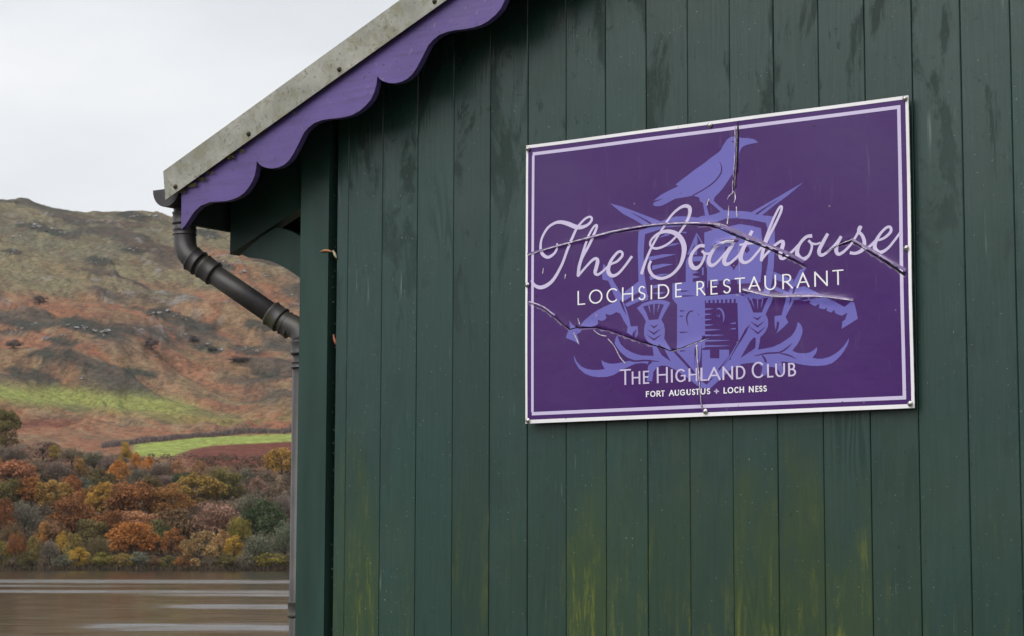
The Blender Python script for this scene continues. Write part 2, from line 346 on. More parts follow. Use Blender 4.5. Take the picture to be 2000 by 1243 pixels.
# rafter tails and curved braces along the side wall
ra = [P(450, 440, .05), P(450, 497, .05), P(590, 405, .05)]
for n_, y in enumerate((.05, 1.2, 2.4, 3.6, 4.8)):
    x0 = ra[0].x; zb0 = ra[1].z; sl = (ra[2].z-ra[1].z)/(ra[2].x-ra[1].x)
    bmobj('rafter_tail', prism([(x0, zb0), (XC, zb0+(XC-x0)*sl), (XC, roof_top(XC)-.082), (x0, roof_top(x0)-.082)], y, y+.045), M['green_trim'], boat)
    br = [P(x, yy, .055) for x, yy in ((470, 497), (485, 503), (510, 506), (530, 511), (548, 519), (565, 529), (590, 546))]
    bu = [P(x, yy, .055) for x, yy in ((590, 464), (575, 455), (555, 447), (538, 445), (510, 462))]
    pts = [(p.x, p.z) for p in br] + [(XC, br[-1].z-.03), (XC, bu[0].z-.02)] + [(p.x, p.z) for p in bu]
    pts = [p for p in pts if p[0] <= XC+1e-4]
    bmobj('curved_brace', prism(pts, y+.006, y+.038), M['green_trim'], boat)

# ------------------------------------------------------------------ gutter and downpipe
dp = thing('drainpipe', 'dark grey plastic gutter and downpipe with slanted swan-neck at the boathouse corner', 'drainpipe')
GX, GZ = -.640, roof_top(-.64)-.045
bm = bmesh.new(); ring0 = None; n = 14
sec = [(GX+math.cos(math.pi+math.pi*k/n)*.058, GZ+math.sin(math.pi+math.pi*k/n)*.058) for k in range(n+1)]
sec += [(GX+math.cos(2*math.pi-math.pi*k/n)*.054, GZ+math.sin(2*math.pi-math.pi*k/n)*.054) for k in range(n+1)]
bmobj('gutter', prism(sec, -.135, 6.1), M['pipe'], dp)
bmobj('gutter_end', prism(sec[:n+1], -.139, -.1352), M['pipe'], dp)
pr_ = .0335
A0 = P(361, 372, -.06); A1 = P(361, 472, -.06); A2 = P(402, 524, -.05); A3 = P(549, 626, .05); A4 = P(584, 668, .062)
A4 = Vector((-.226, .060, A4.z)); 
bmobj('outlet', tube(bmesh.new(), [Vector((A0.x, A0.y, GZ-.05)), Vector((A1.x, A1.y, A1.z+.09))], pr_*1.06, 28), M['pipe'], dp)
def bend(a, b, c, d, n=9):
    return [a*(1-t)**3 + b*3*t*(1-t)**2 + c*3*t*t*(1-t) + d*t**3 for t in [i/n for i in range(n+1)]]
sdv = (A3-A2).normalized()
b1 = bend(Vector((A1.x, A1.y, A1.z+.03)), Vector((A1.x, A1.y, A1.z-.03)), A2-sdv*.075, A2-sdv*.03)
elb = bmobj('elbow', tube(bmesh.new(), [Vector((A1.x, A1.y, A1.z+.085))]+b1, pr_*1.09, 28), M['pipe'], dp)
bmobj('slanted_pipe', tube(bmesh.new(), [A2-sdv*.05, A3+sdv*.02], pr_, 28), M['pipe'], dp)
b2 = bend(A3-sdv*.005, A3+sdv*.045, A4+Vector((0, 0, .05)), A4+Vector((0, 0, -.005)))
elb2 = bmobj('elbow', tube(bmesh.new(), b2, pr_*1.09, 28), M['pipe'], dp)
bmobj('downpipe', tube(bmesh.new(), [A4, Vector((A4.x, A4.y, .02))], pr_, 28), M['pipe'], dp)
def collar(c, d, parent, h=.034, k=1.24, rings=True):
    d = d.normalized(); bm = bmesh.new()
    tube(bm, [c-d*h/2, c-d*h*.42, c-d*h*.3, c+d*h*.3, c+d*h*.42, c+d*h/2], [pr_*k*.97, pr_*(k+.05), pr_*k*.97, pr_*k*.97, pr_*(k+.05), pr_*k*.97], 28)
    return bmobj('collar', bm, M['pipe'], parent)
dn = Vector((0, 0, -1))
collar(Vector((A1.x, A1.y, A1.z+.075)), dn, elb, .04); collar(Vector((A1.x, A1.y, A1.z+.03)), dn, elb, .02, 1.16)
collar(A2-sdv*.042, sdv, elb, .034); collar(A2+sdv*.012, sdv, elb, .05, 1.2)
collar(A3-sdv*.02, sdv, elb2, .045); collar(A3+sdv*.03, sdv, elb2, .03, 1.18)
collar(A4-Vector((0, 0, .02)), dn, elb2, .045, 1.18); collar(A4-Vector((0, 0, .075)), dn, elb2, .02, 1.14)
cz = P(575, 1190, .06).z; collar(Vector((A4.x, A4.y, cz)), dn, dp, .05, 1.15)
for zz in (A4.z-.03, cz+.0):
    o = bmobj('pipe_clip', boxbm(A4.x+.03, XC+.004, A4.y-.008, A4.y+.008, zz-.014, zz+.014), M['pipe'], dp)

# ------------------------------------------------------------------ the sign
SY = -.026                                          # front face of the panel
tl, tr, br_, bl = P(1028, 285, SY), P(1775, 186, SY), P(1785, 797, SY), P(1026, 828, SY)
U0, U1 = (tl.x+bl.x)/2, (tr.x+br_.x)/2; V0, V1 = (bl.z+br_.z)/2, (tl.z+tr.z)/2
SW, SH = U1-U0, V1-V0
sign = thing('restaurant_sign', 'cracked purple sign with raven crest reading The Boathouse, screwed to green planks', 'sign')
def S(x, y):
    p = P(x, y, SY); return (p.x, p.z)
PXM = SW/752.0                                       # metres per photo pixel on the sign
CR = {  # cracks: polyline, half width in photo pixels at each point
 'slot': ([(1442, 243), (1441.5, 270), (1440, 310), (1437, 350), (1435.5, 374)], [2.6, 2.3, 1.9, 1.5, .3]),
 'upper': ([(1200, 455), (1255, 444.5), (1300, 440), (1340, 438.6), (1378, 440), (1402, 445), (1430, 458), (1460, 470), (1500, 486.5), (1540, 503.5), (1573, 522)], [.2, .5, .6, .6, .9, 1.6, 2.2, 1.9, 1.7, 2.3, .6]),
 'right': ([(1628, 485), (1664, 472), (1690, 487), (1720, 505.5), (1750, 525), (1770, 539)], [.2, 1.0, 1.5, 2.2, 3.2, 4.0]),
 'lower': ([(1034, 593), (1060, 603), (1085, 622), (1112, 644), (1126, 640.5), (1160, 640), (1190, 646), (1215, 655), (1250, 668), (1282, 676), (1296, 680), (1310, 686), (1330, 680.5), (1360, 668.5), (1398, 652.5)], [.2, .7, 1.0, 1.7, 1.2, 1.0, .7, .8, 1.0, 1.5, 2.2, 1.3, 1.0, .9, .2])}
RIDGE = [  # folds: polyline, height (m), width (m), sided (0 = both)
 ([(1031, 500), (1090, 483), (1150, 467), (1200, 454), (1255, 444), (1300, 439.5), (1340, 438), (1378, 439), (1402, 444), (1430, 456), (1460, 468), (1500, 485), (1540, 502), (1573, 520)], .0024, .009, 1),
 ([(1600, 497), (1630, 484), (1664, 471), (1690, 486), (1720, 504), (1750, 523), (1774, 541)], .0024, .009, 1),
 ([(1031, 592), (1060, 602), (1085, 621), (1112, 643), (1126, 640), (1160, 639), (1190, 645), (1215, 654), (1250, 667), (1282, 675), (1310, 685), (1330, 680), (1360, 668), (1398, 652)], .0013, .007, 1),
 ([(1448, 567), (1470, 573), (1510, 581), (1560, 581), (1610, 582), (1668, 589)], .0036, .0075, 0),
 ([(1362, 672), (1364, 710), (1367, 745), (1372, 800)], .0035, .006, 0),
 ([(1392, 482), (1420, 474), (1442, 470)], .005, .006, 0),
 ([(1441, 243), (1440, 310), (1435, 374)], .004, .008, 2)]
RID = [([S(*p) for p in pl], h, wd, sd_) for pl, h, wd, sd_ in RIDGE]
def disp(u, v):
    """Outward bulge of the battered panel at (X, Z) positions (arrays)."""
    a = (u-U0)/SW; b = (v-V0)/SH
    d = .0016*np.sin(5.1*a+1.2*b+.5)*np.sin(3.9*b+2*a) + .0012*np.sin(11*a-3*b)*np.cos(7*b) + .0009*np.sin(17*a+9*b)
    for pl, h, wd, sd_ in RID:
        best = np.full(u.shape, 1e9); sg = np.zeros(u.shape); endf = np.zeros(u.shape); n = len(pl)-1
        for i in range(n):
            (ax, ay), (bx, by) = pl[i], pl[i+1]; ex, ey = bx-ax, by-ay; l2 = ex*ex+ey*ey
            t = np.clip(((u-ax)*ex+(v-ay)*ey)/l2, 0, 1); qx, qy = u-ax-t*ex, v-ay-t*ey; q = np.hypot(qx, qy)
            m = q < best; best = np.where(m, q, best); sg = np.where(m, np.sign(ex*qy-ey*qx), sg); endf = np.where(m, (i+t)/n, endf)
        fade = sst(0, .08, endf)*sst(1, .92, endf)*.9+.1
        p = np.exp(-(best/wd)**1.3)
        if sd_ == 0: d = d+h*np.exp(-(best/wd)**2)*fade
        elif sd_ == 1: d = d+np.where(sg > 0, h*p, -.25*h*p)*fade
        else: d = d+np.where(sg > 0, -.2*h*p, h*p)*fade
    return d
def crack_cut(bm):
    for pl, hw in CR.values():
        q = [np.array(S(*p)) for p in pl]; outl = []; back = []
        for i, p in enumerate(q):
            t = q[min(i+1, len(q)-1)]-q[max(i-1, 0)]; t = t/np.hypot(*t); nn = np.array((-t[1], t[0]))*hw[i]*PXM*.62
            outl.append(p+nn); back.append(p-nn)
        poly = outl+back[::-1]
        for side in (outl, back):
            for a, b in zip(side, side[1:]):
                mid = (a+b)/2; ln = np.hypot(*(b-a)); lo = np.minimum(a, b)-.004; hi = np.maximum(a, b)+.004
                fs = [f for f in bm.faces if all(max(vv.co[k] for vv in f.verts) > l_ and min(vv.co[k] for vv in f.verts) < h_ for k, l_, h_ in ((0, lo[0], hi[0]), (2, lo[1], hi[1])))]
                if not fs: continue
                geom = list({v for f in fs for v in f.verts})+list({e for f in fs for e in f.edges})+fs
                t = (b-a)/ln
                bmesh.ops.bisect_plane(bm, geom=geom, dist=1e-6, plane_co=(a[0], 0, a[1]), plane_no=(-t[1], 0, t[0]))
        px = [p[0] for p in poly]; py = [p[1] for p in poly]; bx = (min(px), max(px), min(py), max(py)); kill = []
        for f in bm.faces:
            c = f.calc_center_median()
            if not (bx[0] < c.x < bx[1] and bx[2] < c.z < bx[3]): continue
            ins = False; j = len(poly)-1
            for i in range(len(poly)):
                if (py[i] > c.z) != (py[j] > c.z) and c.x < (px[j]-px[i])*(c.z-py[i])/(py[j]-py[i])+px[i]: ins = not ins
                j = i
            if ins: kill.append(f)
        bmesh.ops.delete(bm, geom=kill, context='FACES')
GRID = .0105
def grid_cut(bm):
    for k, (o, hi) in enumerate(((U0, U1), (V0, V1))):
        xs = [v.co[0 if k == 0 else 2] for v in bm.verts]; a = o+GRID*math.floor((min(xs)-o)/GRID); 
        while a < max(xs):
            bmesh.ops.bisect_plane(bm, geom=bm.verts[:]+bm.edges[:]+bm.faces[:], dist=1e-6, plane_co=(a, 0, a), plane_no=((1, 0, 0) if k == 0 else (0, 0, 1))); a += GRID
def finish_sign(name, bm, mat, parent=None, cut=True, grid=True, smooth=True):
    if grid: grid_cut(bm)
    if cut: crack_cut(bm)
    for f in bm.faces:
        f.normal_update()
        if f.normal.y > 0: f.normal_flip()
    vs = bm.verts[:]; u = np.array([v.co.x for v in vs]); v_ = np.array([v.co.z for v in vs])
    if len(vs):
        d = disp(u, v_)
        for q, dd in zip(vs, d): q.co.y = SY - q.co.y*.4 - dd       # co.y carried the layer height
    return bmobj(name, bm, mat, parent or sign, smooth)
def add_poly(bm, pts, h):
    vs = [bm.verts.new((p[0], h, p[1])) for p in pts]; ed = [bm.edges.new((vs[i], vs[(i+1) % len(vs)])) for i in range(len(vs))]
    bmesh.ops.triangle_fill(bm, edges=ed, use_beauty=True)
def add_ribbon(bm, pts, h, step=3.0, curve=True, dh=0.0):
    """pts (x, y, width) in photo pixels -> ribbon on the sign; h its height, dh the climb per sample."""
    q = catmull(pts, step) if curve else [np.array(p, float) for p in pts]
    prev = None
    for i, p in enumerate(q):
        t = (q[min(i+1, len(q)-1)]-q[max(i-1, 0)])[:2]; t = t/(np.hypot(*t)+1e-9); n_ = np.array((-t[1], t[0]))*p[2]/2
        a = S(*(p[:2]+n_)); b = S(*(p[:2]-n_)); z = h+dh*i
        cur = (bm.verts.new((a[0], z, a[1])), bm.verts.new((b[0], z, b[1])))
        if prev: bm.faces.new((prev[0], cur[0], cur[1], prev[1]))
        prev = cur
def sm(pts, step=3.5, closed=True):                  # smooth closed outline
    return pts
# panel: a fine grid that follows the bulges, cracks cut through it
bm = bmesh.new(); nu = int(SW/.0085); nv = int(SH/.0085)
vv = [[bm.verts.new((U0+SW*i/nu, 0, V0+SH*j/nv)) for i in range(nu+1)] for j in range(nv+1)]
for j in range(nv):
    for i in range(nu): bm.faces.new((vv[j][i], vv[j][i+1], vv[j+1][i+1], vv[j+1][i]))
panel = finish_sign('panel', bm, M['s_purple'], grid=False)
panel.data.materials.append(M['s_core'])
md = panel.modifiers.new('thickness', 'SOLIDIFY'); md.thickness = .004; md.offset = -1; md.material_offset = 1; md.material_offset_rim = 1
bm = bmesh.new(); mg = .0090
for a in ((U0, U1, V0, V0+mg*1.15), (U0, U1, V1-mg, V1), (U0, U0+mg*.8, V0+mg*1.15, V1-mg), (U1-mg*.95, U1, V0+mg*1.15, V1-mg)):
    bm = bmesh.new(); add_poly(bm, [(a[0], a[2]), (a[1], a[2]), (a[1], a[3]), (a[0], a[3])], .0012); finish_sign('white_margin', bm, M['s_mar'])
bm = bmesh.new(); m0, m1 = .0225, .0320
for a in ((U0+m0, U1-m0, V0+m0, V0+m1), (U0+m0, U1-m0, V1-m1, V1-m0), (U0+m0-.002, U0+m1-.003, V0+m1, V1-m1), (U1-m1, U1-m0, V0+m1, V1-m1)):
    bm = bmesh.new(); add_poly(bm, [(a[0], a[2]), (a[1], a[2]), (a[1], a[3]), (a[0], a[3])], .0012); finish_sign('border_line', bm, M['s_lav'])
# --- raven crest (outlines in photo pixels)
RAVEN = [(1438.3, 267.5), (1429.7, 267.5), (1424, 270), (1420.8, 272.7), (1416, 279), (1412, 285.6), (1408, 293.6), (1402.4, 299.2), (1388.7, 308.9), (1375, 320.1), (1359.7, 330.6), (1344.4, 342.7), (1332, 352), (1320.3, 361.2), (1326, 364), (1308.3, 372.4), (1292, 381), (1276.9, 392.5), (1296, 388.5), (1278, 396), (1275.3, 400.6), (1280.9, 403.3), (1288, 403.3), (1295.4, 401.4), (1308, 395), (1319.5, 388.8), (1337.2, 386.1), (1353.3, 382.9), (1366.2, 386.1), (1367.8, 394.1), (1373.4, 396.5), (1376, 412), (1378.2, 425), (1386.3, 423.5), (1382, 408), (1379.8, 396.5), (1383, 390), (1387.9, 396.5), (1398, 405), (1408, 414.5), (1416, 412), (1404, 402), (1394.3, 392.5), (1396.7, 385.3), (1405, 377), (1412.8, 367.6), (1419, 358.5), (1425.7, 348.3), (1431, 340), (1435.5, 331), (1437.3, 310), (1438.2, 285)]
BEAK = [(1444.5, 268), (1448, 269.8), (1461, 270.3), (1472.3, 272.4), (1478, 275.8), (1481.2, 278.8), (1474, 280), (1467.5, 281.5), (1459, 283.3), (1453, 285.6), (1449.5, 288.5), (1447.4, 291.2), (1444.8, 297), (1443, 303), (1443.6, 285)]
ARCH = [(1247, 452), (1262, 446), (1277, 440), (1293, 432), (1307, 427), (1321.6, 423.2), (1344.6, 423.2), (1364, 425.8), (1371, 422.3), (1385, 421.4), (1393.6, 419.6), (1406, 415.2), (1416.6, 410.8), (1432.6, 412.6), (1448.5, 412.6), (1466, 414.3), (1485.7, 420.5), (1510.4, 423.2), (1513.5, 455.7), (1513.5, 478), (1511.5, 520), (1509, 545), (1503, 577), (1491, 579), (1495, 545), (1500, 515), (1502, 480), (1501, 456), (1496.3, 435.6), (1466, 429.4), (1439.6, 426.7), (1418.4, 427.6), (1396, 435.6), (1380, 438), (1330, 441), (1300, 445), (1259.6, 457.7), (1257.5, 480), (1256.5, 498), (1258.7, 540), (1265.6, 586), (1253, 590), (1247, 549), (1245, 485)]
SWL = [(1191.5, 397.5), (1215, 404), (1250, 417), (1291, 433), (1277, 441), (1258, 441), (1240, 430), (1218, 418.8), (1204, 408)]
SWR = [(1570.6, 356), (1538.8, 382.5), (1512, 402), (1487, 422), (1466, 416), (1490, 402), (1520, 385), (1548, 369)]
KEEP = [(1376, 455), (1388, 451), (1405, 446), (1426, 442.7), (1445, 438), (1466, 441), (1486.5, 446), (1489.5, 474), (1489.5, 500), (1488, 530), (1485, 558), (1381.5, 563), (1381.5, 526), (1376.5, 505)]
TOWER = [(1313, 554), (1339.5, 551), (1339.5, 512), (1343.5, 502), (1376, 501), (1376, 510), (1352.5, 511), (1353, 530), (1353, 551), (1377, 549.5), (1377, 579), (1441, 574), (1456, 573), (1460, 586), (1472, 611), (1466, 632), (1456, 643), (1442, 669), (1424, 701), (1403, 724), (1392, 738), (1378, 744), (1362, 736), (1346, 718), (1322.5, 690), (1322.5, 596), (1313, 584)]
SPIRE = [(1360.6, 456), (1362.8, 468), (1362, 498), (1354, 498), (1357.5, 476), (1347, 498), (1342, 498)]
AXL = [(1179, 516), (1185, 522), (1190, 531), (1199, 550.6), (1208, 565), (1215, 578), (1219, 592), (1225, 608), (1230, 625), (1232.7, 638.2), (1246, 637.3), (1247, 653), (1242, 661), (1240, 646), (1236, 652), (1236, 656.5), (1224.8, 649.7), (1226.5, 639), (1219, 627), (1211.5, 612.5), (1204.4, 610), (1198, 613.5), (1192, 616), (1183, 613.5), (1185, 621.4), (1181, 625.5), (1176, 627.6), (1168, 625), (1169, 633), (1163, 637), (1154.9, 639), (1146, 638.5), (1133.6, 636.6), (1141, 627), (1149.6, 619.6), (1159, 612), (1169, 605.5), (1183, 598.5), (1195.6, 593), (1204, 587), (1199, 575.4), (1193, 560), (1188.5, 548.8), (1177.5, 546.7), (1176, 535)]
AXLT = [(1112.4, 626.7), (1118, 634), (1124, 639), (1137, 646), (1131, 651), (1126.5, 653), (1130, 663), (1132.7, 674.5), (1126, 669), (1119.5, 665.7), (1105.3, 660.4), (1107, 655), (1108.8, 649.7), (1114, 643)]
GUL = [(1247, 550), (1260, 552), (1257, 566), (1238, 577), (1220, 588), (1216, 577), (1222, 569)]
GUL2 = [(1221, 594), (1263, 573), (1267, 580), (1225, 600)]
THL = [(1244.2, 602), (1255.8, 593), (1270, 587.8), (1287.6, 586), (1300, 587.5), (1309, 591.3), (1307, 597), (1303.5, 602), (1297, 614), (1292, 625), (1297, 634), (1299, 644.4), (1298.5, 655), (1298, 662), (1309, 680), (1324, 697), (1340, 714), (1356, 734), (1380, 752), (1387, 759), (1368.4, 758.5), (1353.6, 747), (1337, 734), (1318, 722), (1304, 715), (1292, 714.5), (1283, 719), (1277, 727), (1274.5, 745), (1263.5, 745), (1267, 728), (1264, 711), (1279, 704), (1277, 692), (1275.5, 681), (1274, 672), (1267, 668.5), (1262.8, 664), (1259, 655), (1258.4, 646.2), (1259.5, 637), (1262, 628.5), (1256, 617)]
LF1 = [(1206, 655), (1209, 664), (1213, 672.7), (1222, 681.5), (1234.5, 688.7), (1245, 692.5), (1255.8, 695), (1278, 695.5), (1295, 705), (1270, 706), (1241.6, 704.6), (1226, 699), (1215, 690.4), (1207, 681), (1201, 671), (1203, 662)]
LF2 = [(1121, 694), (1127, 707), (1135.4, 716), (1146, 721), (1158.4, 723.2), (1170, 723), (1182, 721.4), (1177, 713), (1175, 703.7), (1182, 708), (1192, 710.8), (1203, 710.5), (1215, 708.5), (1232, 704.5), (1245, 706.5), (1268, 706), (1266, 711), (1254, 709.5), (1241.6, 711), (1226, 718), (1209.7, 726.7), (1199, 733), (1186, 736.5), (1170.8, 737.3), (1157, 735.5), (1144, 731), (1131, 720), (1123, 706)]
THR = [(1459, 646), (1466, 632), (1472, 611), (1460, 586), (1454, 576), (1470, 573), (1490, 573), (1511, 579), (1510.5, 585), (1503, 599), (1495.5, 614.3), (1499.5, 622), (1500.8, 630.3), (1499.5, 639), (1496.4, 646), (1491, 653.5), (1485, 659), (1483.5, 670), (1480.5, 683.4), (1495, 681), (1509.6, 678), (1524, 671.5), (1536, 664), (1545.5, 657), (1552, 648), (1556, 639), (1558.3, 629.4), (1563, 633), (1566.3, 639), (1567.5, 645), (1567, 651.5), (1563, 663), (1557.4, 672.7), (1547.7, 685), (1555, 689), (1564.5, 690.4), (1574, 690.5), (1582, 688.7), (1590, 684), (1595.5, 678), (1596, 684), (1593.7, 690.4), (1586.6, 699.3), (1597, 701.2), (1607, 701), (1619, 698), (1630, 692), (1640, 684.5), (1647.7, 676.3), (1653, 669), (1657.4, 660.4), (1657, 668), (1654.8, 674.5), (1649, 685), (1642.4, 694), (1634, 703), (1624.7, 710), (1612, 714), (1598, 715.2), (1585, 715), (1571.6, 713.5), (1558, 711), (1545, 708), (1526, 706.5), (1529, 720), (1527.3, 736), (1521, 724), (1515, 718.8), (1508, 717), (1500.8, 717), (1499, 725), (1495.5, 733.5), (1485, 733.5), (1488, 725), (1488.4, 717), (1482, 711.5), (1474, 709), (1461, 709.5), (1447.7, 711.7), (1430, 719.6), (1418, 730), (1407, 740.5), (1387, 759), (1378, 754), (1392, 739), (1404, 724.5), (1426, 700)]
AXR = [(1562, 527), (1574, 524), (1560, 549), (1556, 562), (1571.6, 559.5), (1590, 569), (1607, 578), (1630, 589), (1649, 600), (1655, 595), (1662, 589.6), (1668, 591.3), (1672, 607), (1675, 623), (1662, 631), (1649.5, 639), (1643.3, 642.7), (1645, 628), (1650, 625), (1654.8, 611), (1644, 617), (1636, 614.5), (1630, 610.8), (1629, 605), (1623, 610.8), (1614, 607.3), (1615, 601), (1608.8, 604.6), (1599, 602), (1600, 594), (1591, 598.4), (1581.3, 593), (1582, 587), (1571.6, 588.7), (1562.7, 586), (1552, 586), (1543, 603), (1534.4, 619.6), (1539.7, 630.3), (1530, 640), (1516.7, 651.5), (1521, 640), (1522, 630), (1518, 628), (1515, 646), (1513, 632), (1513, 617.9), (1526.5, 616), (1532, 596), (1539.7, 571.9), (1545, 558), (1553, 545)]
GUR = [(1511, 531), (1550, 546.8), (1546, 558), (1511, 545)]
GUR2 = [(1510, 558), (1541, 571), (1538, 577.5), (1508, 565)]
def rf(pts): return [S(*p) for p in pts]
for i, (nm, pl) in enumerate((('crest_tower', TOWER), ('crest_keep', KEEP), ('crest_shield_band', ARCH), ('crest_sword', SWL), ('crest_sword', SWR), ('crest_spire', SPIRE), ('crest_axe', AXL), ('crest_axe_head', AXLT), ('crest_guard', GUL), ('crest_guard', GUL2), ('crest_thistle', THL), ('crest_leaf', LF2), ('crest_leaf', LF1), ('crest_thistle', THR), ('crest_axe', AXR), ('crest_guard', GUR), ('crest_guard', GUR2), ('crest_raven', RAVEN), ('crest_raven_beak', BEAK))):
    bm = bmesh.new(); add_poly(bm, rf(pl), .0006+i*.00003); finish_sign(nm, bm, M['s_lilac'])
# purple knock-outs inside the crest
bm = bmesh.new(); hk = .00125
KO = [[(1377, 587), (1440.5, 584), (1442, 666), (1425, 694), (1404, 723), (1401.5, 722), (1423.5, 697), (1423.5, 683), (1404.5, 683), (1404.5, 700), (1386.5, 700), (1386.5, 683), (1370, 684), (1372, 681), (1377, 679)],
 [(1383, 561), (1384, 549), (1393, 548.5), (1393.5, 557), (1404, 556), (1404, 549), (1418, 548), (1418.5, 555.5), (1428, 555), (1428, 547), (1440, 546.5), (1441, 555), (1470, 553.5), (1486, 552), (1486, 561), (1456, 571), (1441, 572.5), (1377.5, 578), (1377.5, 570)],
 [(1256, 599.3), (1268, 595.5), (1284, 593.5), (1297, 595.3), (1291, 609), (1286, 624), (1268, 625.8), (1263, 612)],
 [(1460, 582), (1480, 581), (1500, 583), (1494, 597), (1488.4, 610.8), (1471.6, 611), (1466, 596)],
 [(1284, 679), (1293, 694), (1310.6, 706.4), (1302, 690), (1297, 680), (1288, 672)],
 [(1472.5, 659), (1465, 667), (1455, 684), (1446, 699.5), (1465, 687), (1475, 680), (1476, 668), (1476, 661)],
 [(1210, 588), (1214.5, 586), (1219, 600), (1224.5, 617), (1217, 604)],
 [(1241, 645), (1243.5, 644), (1242.5, 657)],
 [(1423, 514), (1425, 510), (1443, 508), (1443, 516), (1437, 522), (1434, 529), (1432, 524)], [(1418, 480), (1427, 483), (1425, 494), (1421, 499), (1416, 492)], [(1456, 481), (1463, 483), (1465, 489), (1459, 495), (1455, 490)],
 [(1456.5, 642), (1459, 647), (1446, 668), (1442, 668)]]
for i, pl in enumerate(KO): add_poly(bm, rf(pl), hk+i*.00002)
def rib(bm_, pts, h=hk+.0003, step=3, **k): add_ribbon(bm_, pts, h, step, **k)
rib(bm, [(1405.6, 316.9, .6), (1409.6, 325.8, 2), (1408.8, 337, 2.6), (1403.2, 346.7, 2.8), (1391.9, 358.7, 2.6), (1375.8, 370, 2.4), (1353.3, 382.9, 2.2)])
rib(bm, [(1233, 416, .5), (1250, 424.5, 2), (1272, 437.3, 4)]); rib(bm, [(1518.5, 391.2, .5), (1500, 403, 2), (1477, 418.8, 3.6)])
for v3 in ([(1270, 634.7), (1278, 640), (1286, 633.8)], [(1265.5, 644.4), (1277.5, 652.4), (1290, 643.5)], [(1264.6, 655), (1278, 664), (1292, 654)], [(1470.7, 619.5), (1480, 624), (1487, 618.2)], [(1466.3, 628.5), (1479.6, 638.2), (1492.8, 628)], [(1464.5, 639), (1480.4, 651.5), (1494.6, 639)]):
    rib(bm, [(*v3[0], .6), (*v3[1], 4.2), (*v3[2], .6)], curve=False)
for pts in ([(1212, 690, 1), (1222, 699, 2.6), (1238, 705.5, 3), (1262, 704.5, 3), (1288, 706.5, 1)], [(1264, 722, 3.5), (1266, 713, 3.5), (1274, 707.5, 2)], [(1322, 689, 2), (1334, 703.5, 4), (1350, 722, 4), (1362, 737, 1.5)],
            [(1472.5, 695.8, 1), (1497, 690.5, 3), (1522, 688.7, 3), (1536, 681, 3), (1547, 671, .8)], [(1523.8, 690.4, 2), (1540, 694, 3), (1556, 701.5, .6)], [(1488, 694.5, 2), (1493, 700, 4), (1496, 708, 4)],
            [(1354.4, 607.2, 1.5), (1346.3, 609.6, 2.6), (1341.5, 618.5, 2.6), (1341.5, 626.5, 2.2), (1343.9, 636.2, .8)], [(1553, 560, 4), (1549, 573, 3.5), (1541, 596, 1)]):
    rib(bm, pts)
for x0, x1, y in ((1327.8, 1338.3, 607.7), (1327.8, 1335, 618), (1327.8, 1344, 649.5), (1330, 1346, 569), (1332, 1357, 578.5), (1328.6, 1340, 686)): rib(bm, [(x0, y, 2.4), ((x0+x1)/2, y-.2, 2), (x1, y-.6, .4)], curve=False)
add_poly(bm, rf([(1431.5+2*math.cos(a*.7), 277+2*math.sin(a*.7)) for a in range(9)]), hk+.0003)
finish_sign('crest_cutout', bm, M['s_purple'])['kind'] = 'stuff'
bm = bmesh.new(); hl = .0018
STR = [[(1266, 502), (1295, 497), (1321.6, 497), (1300, 502), (1267, 510)], [(1274, 519), (1295, 515.5), (1315.5, 516.3), (1296, 521.5), (1273, 528)], [(1286, 465), (1300, 457), (1315, 454), (1305, 460.5)], [(1300, 483), (1312, 476.5), (1331, 474.5), (1318, 479.5)],
 [(1268, 540), (1290, 535.5), (1308, 535), (1290, 540.5), (1270, 548)], [(1324, 453), (1343, 453.5), (1340, 456.5)], [(1275.5, 558), (1290, 555), (1303, 556), (1290, 560.5), (1276, 564)], [(1274, 573), (1287, 571), (1301, 571), (1288, 576)], [(1352.5, 529), (1366, 532), (1352.5, 535.5)], [(1352.5, 538), (1369, 541.5), (1352.5, 545)], [(1371.6, 523), (1375, 523), (1375, 538), (1371.6, 538)]]
for i, pl in enumerate(STR): add_poly(bm, rf(pl), hl)
for i in range(8): x = 1379.5+i*8.3; add_poly(bm, rf([(x, 583.6-.05*i), (x+4.3, 583.4), (x+4.3, 592), (x, 592.3)]), hl)
for y, x1 in ((604.3, 1393), (614.5, 1390), (625, 1390), (635.4, 1393), (645, 1407), (655.5, 1414), (666, 1424), (676.4, 1425)): rib(bm, [(1377, y, 3.4), ((1377+x1)/2, y-.3, 2.6), (x1, y-.8, .5)], hl, curve=False)
for y in (632, 642.6): rib(bm, [(1425.5, y+.8, .5), (1431, y, 2.2), (1437, y-.6, 3)], hl, curve=False)
rib(bm, [(1399.4, 604, .8), (1405.8, 603.2, 3.2), (1411.5, 608.8, 3.8), (1413.9, 620, 3.2), (1412.3, 630, .8)], hl); rib(bm, [(1399.4, 615.3, 1), (1405, 619.3, 2.4), (1406.6, 612.9, .8)], hl+.0001, curve=False)
rib(bm, [(1361, 456, 2.2), (1367, 466, 2.4), (1374, 479, 2.6)], hl, curve=False)
for a, b in (((1267.5, 597), (1270.5, 611)), ((1277.6, 595), (1277.6, 616)), ((1287.5, 595.5), (1284, 610)), ((1467, 582), (1473.5, 601)), ((1480, 581.5), (1480.5, 604)), ((1491, 582.5), (1486.7, 601))): rib(bm, [(*a, 3.2), (*b, .5)], hl, curve=False)
finish_sign('crest_line', bm, M['s_lilac'])['kind'] = 'stuff'
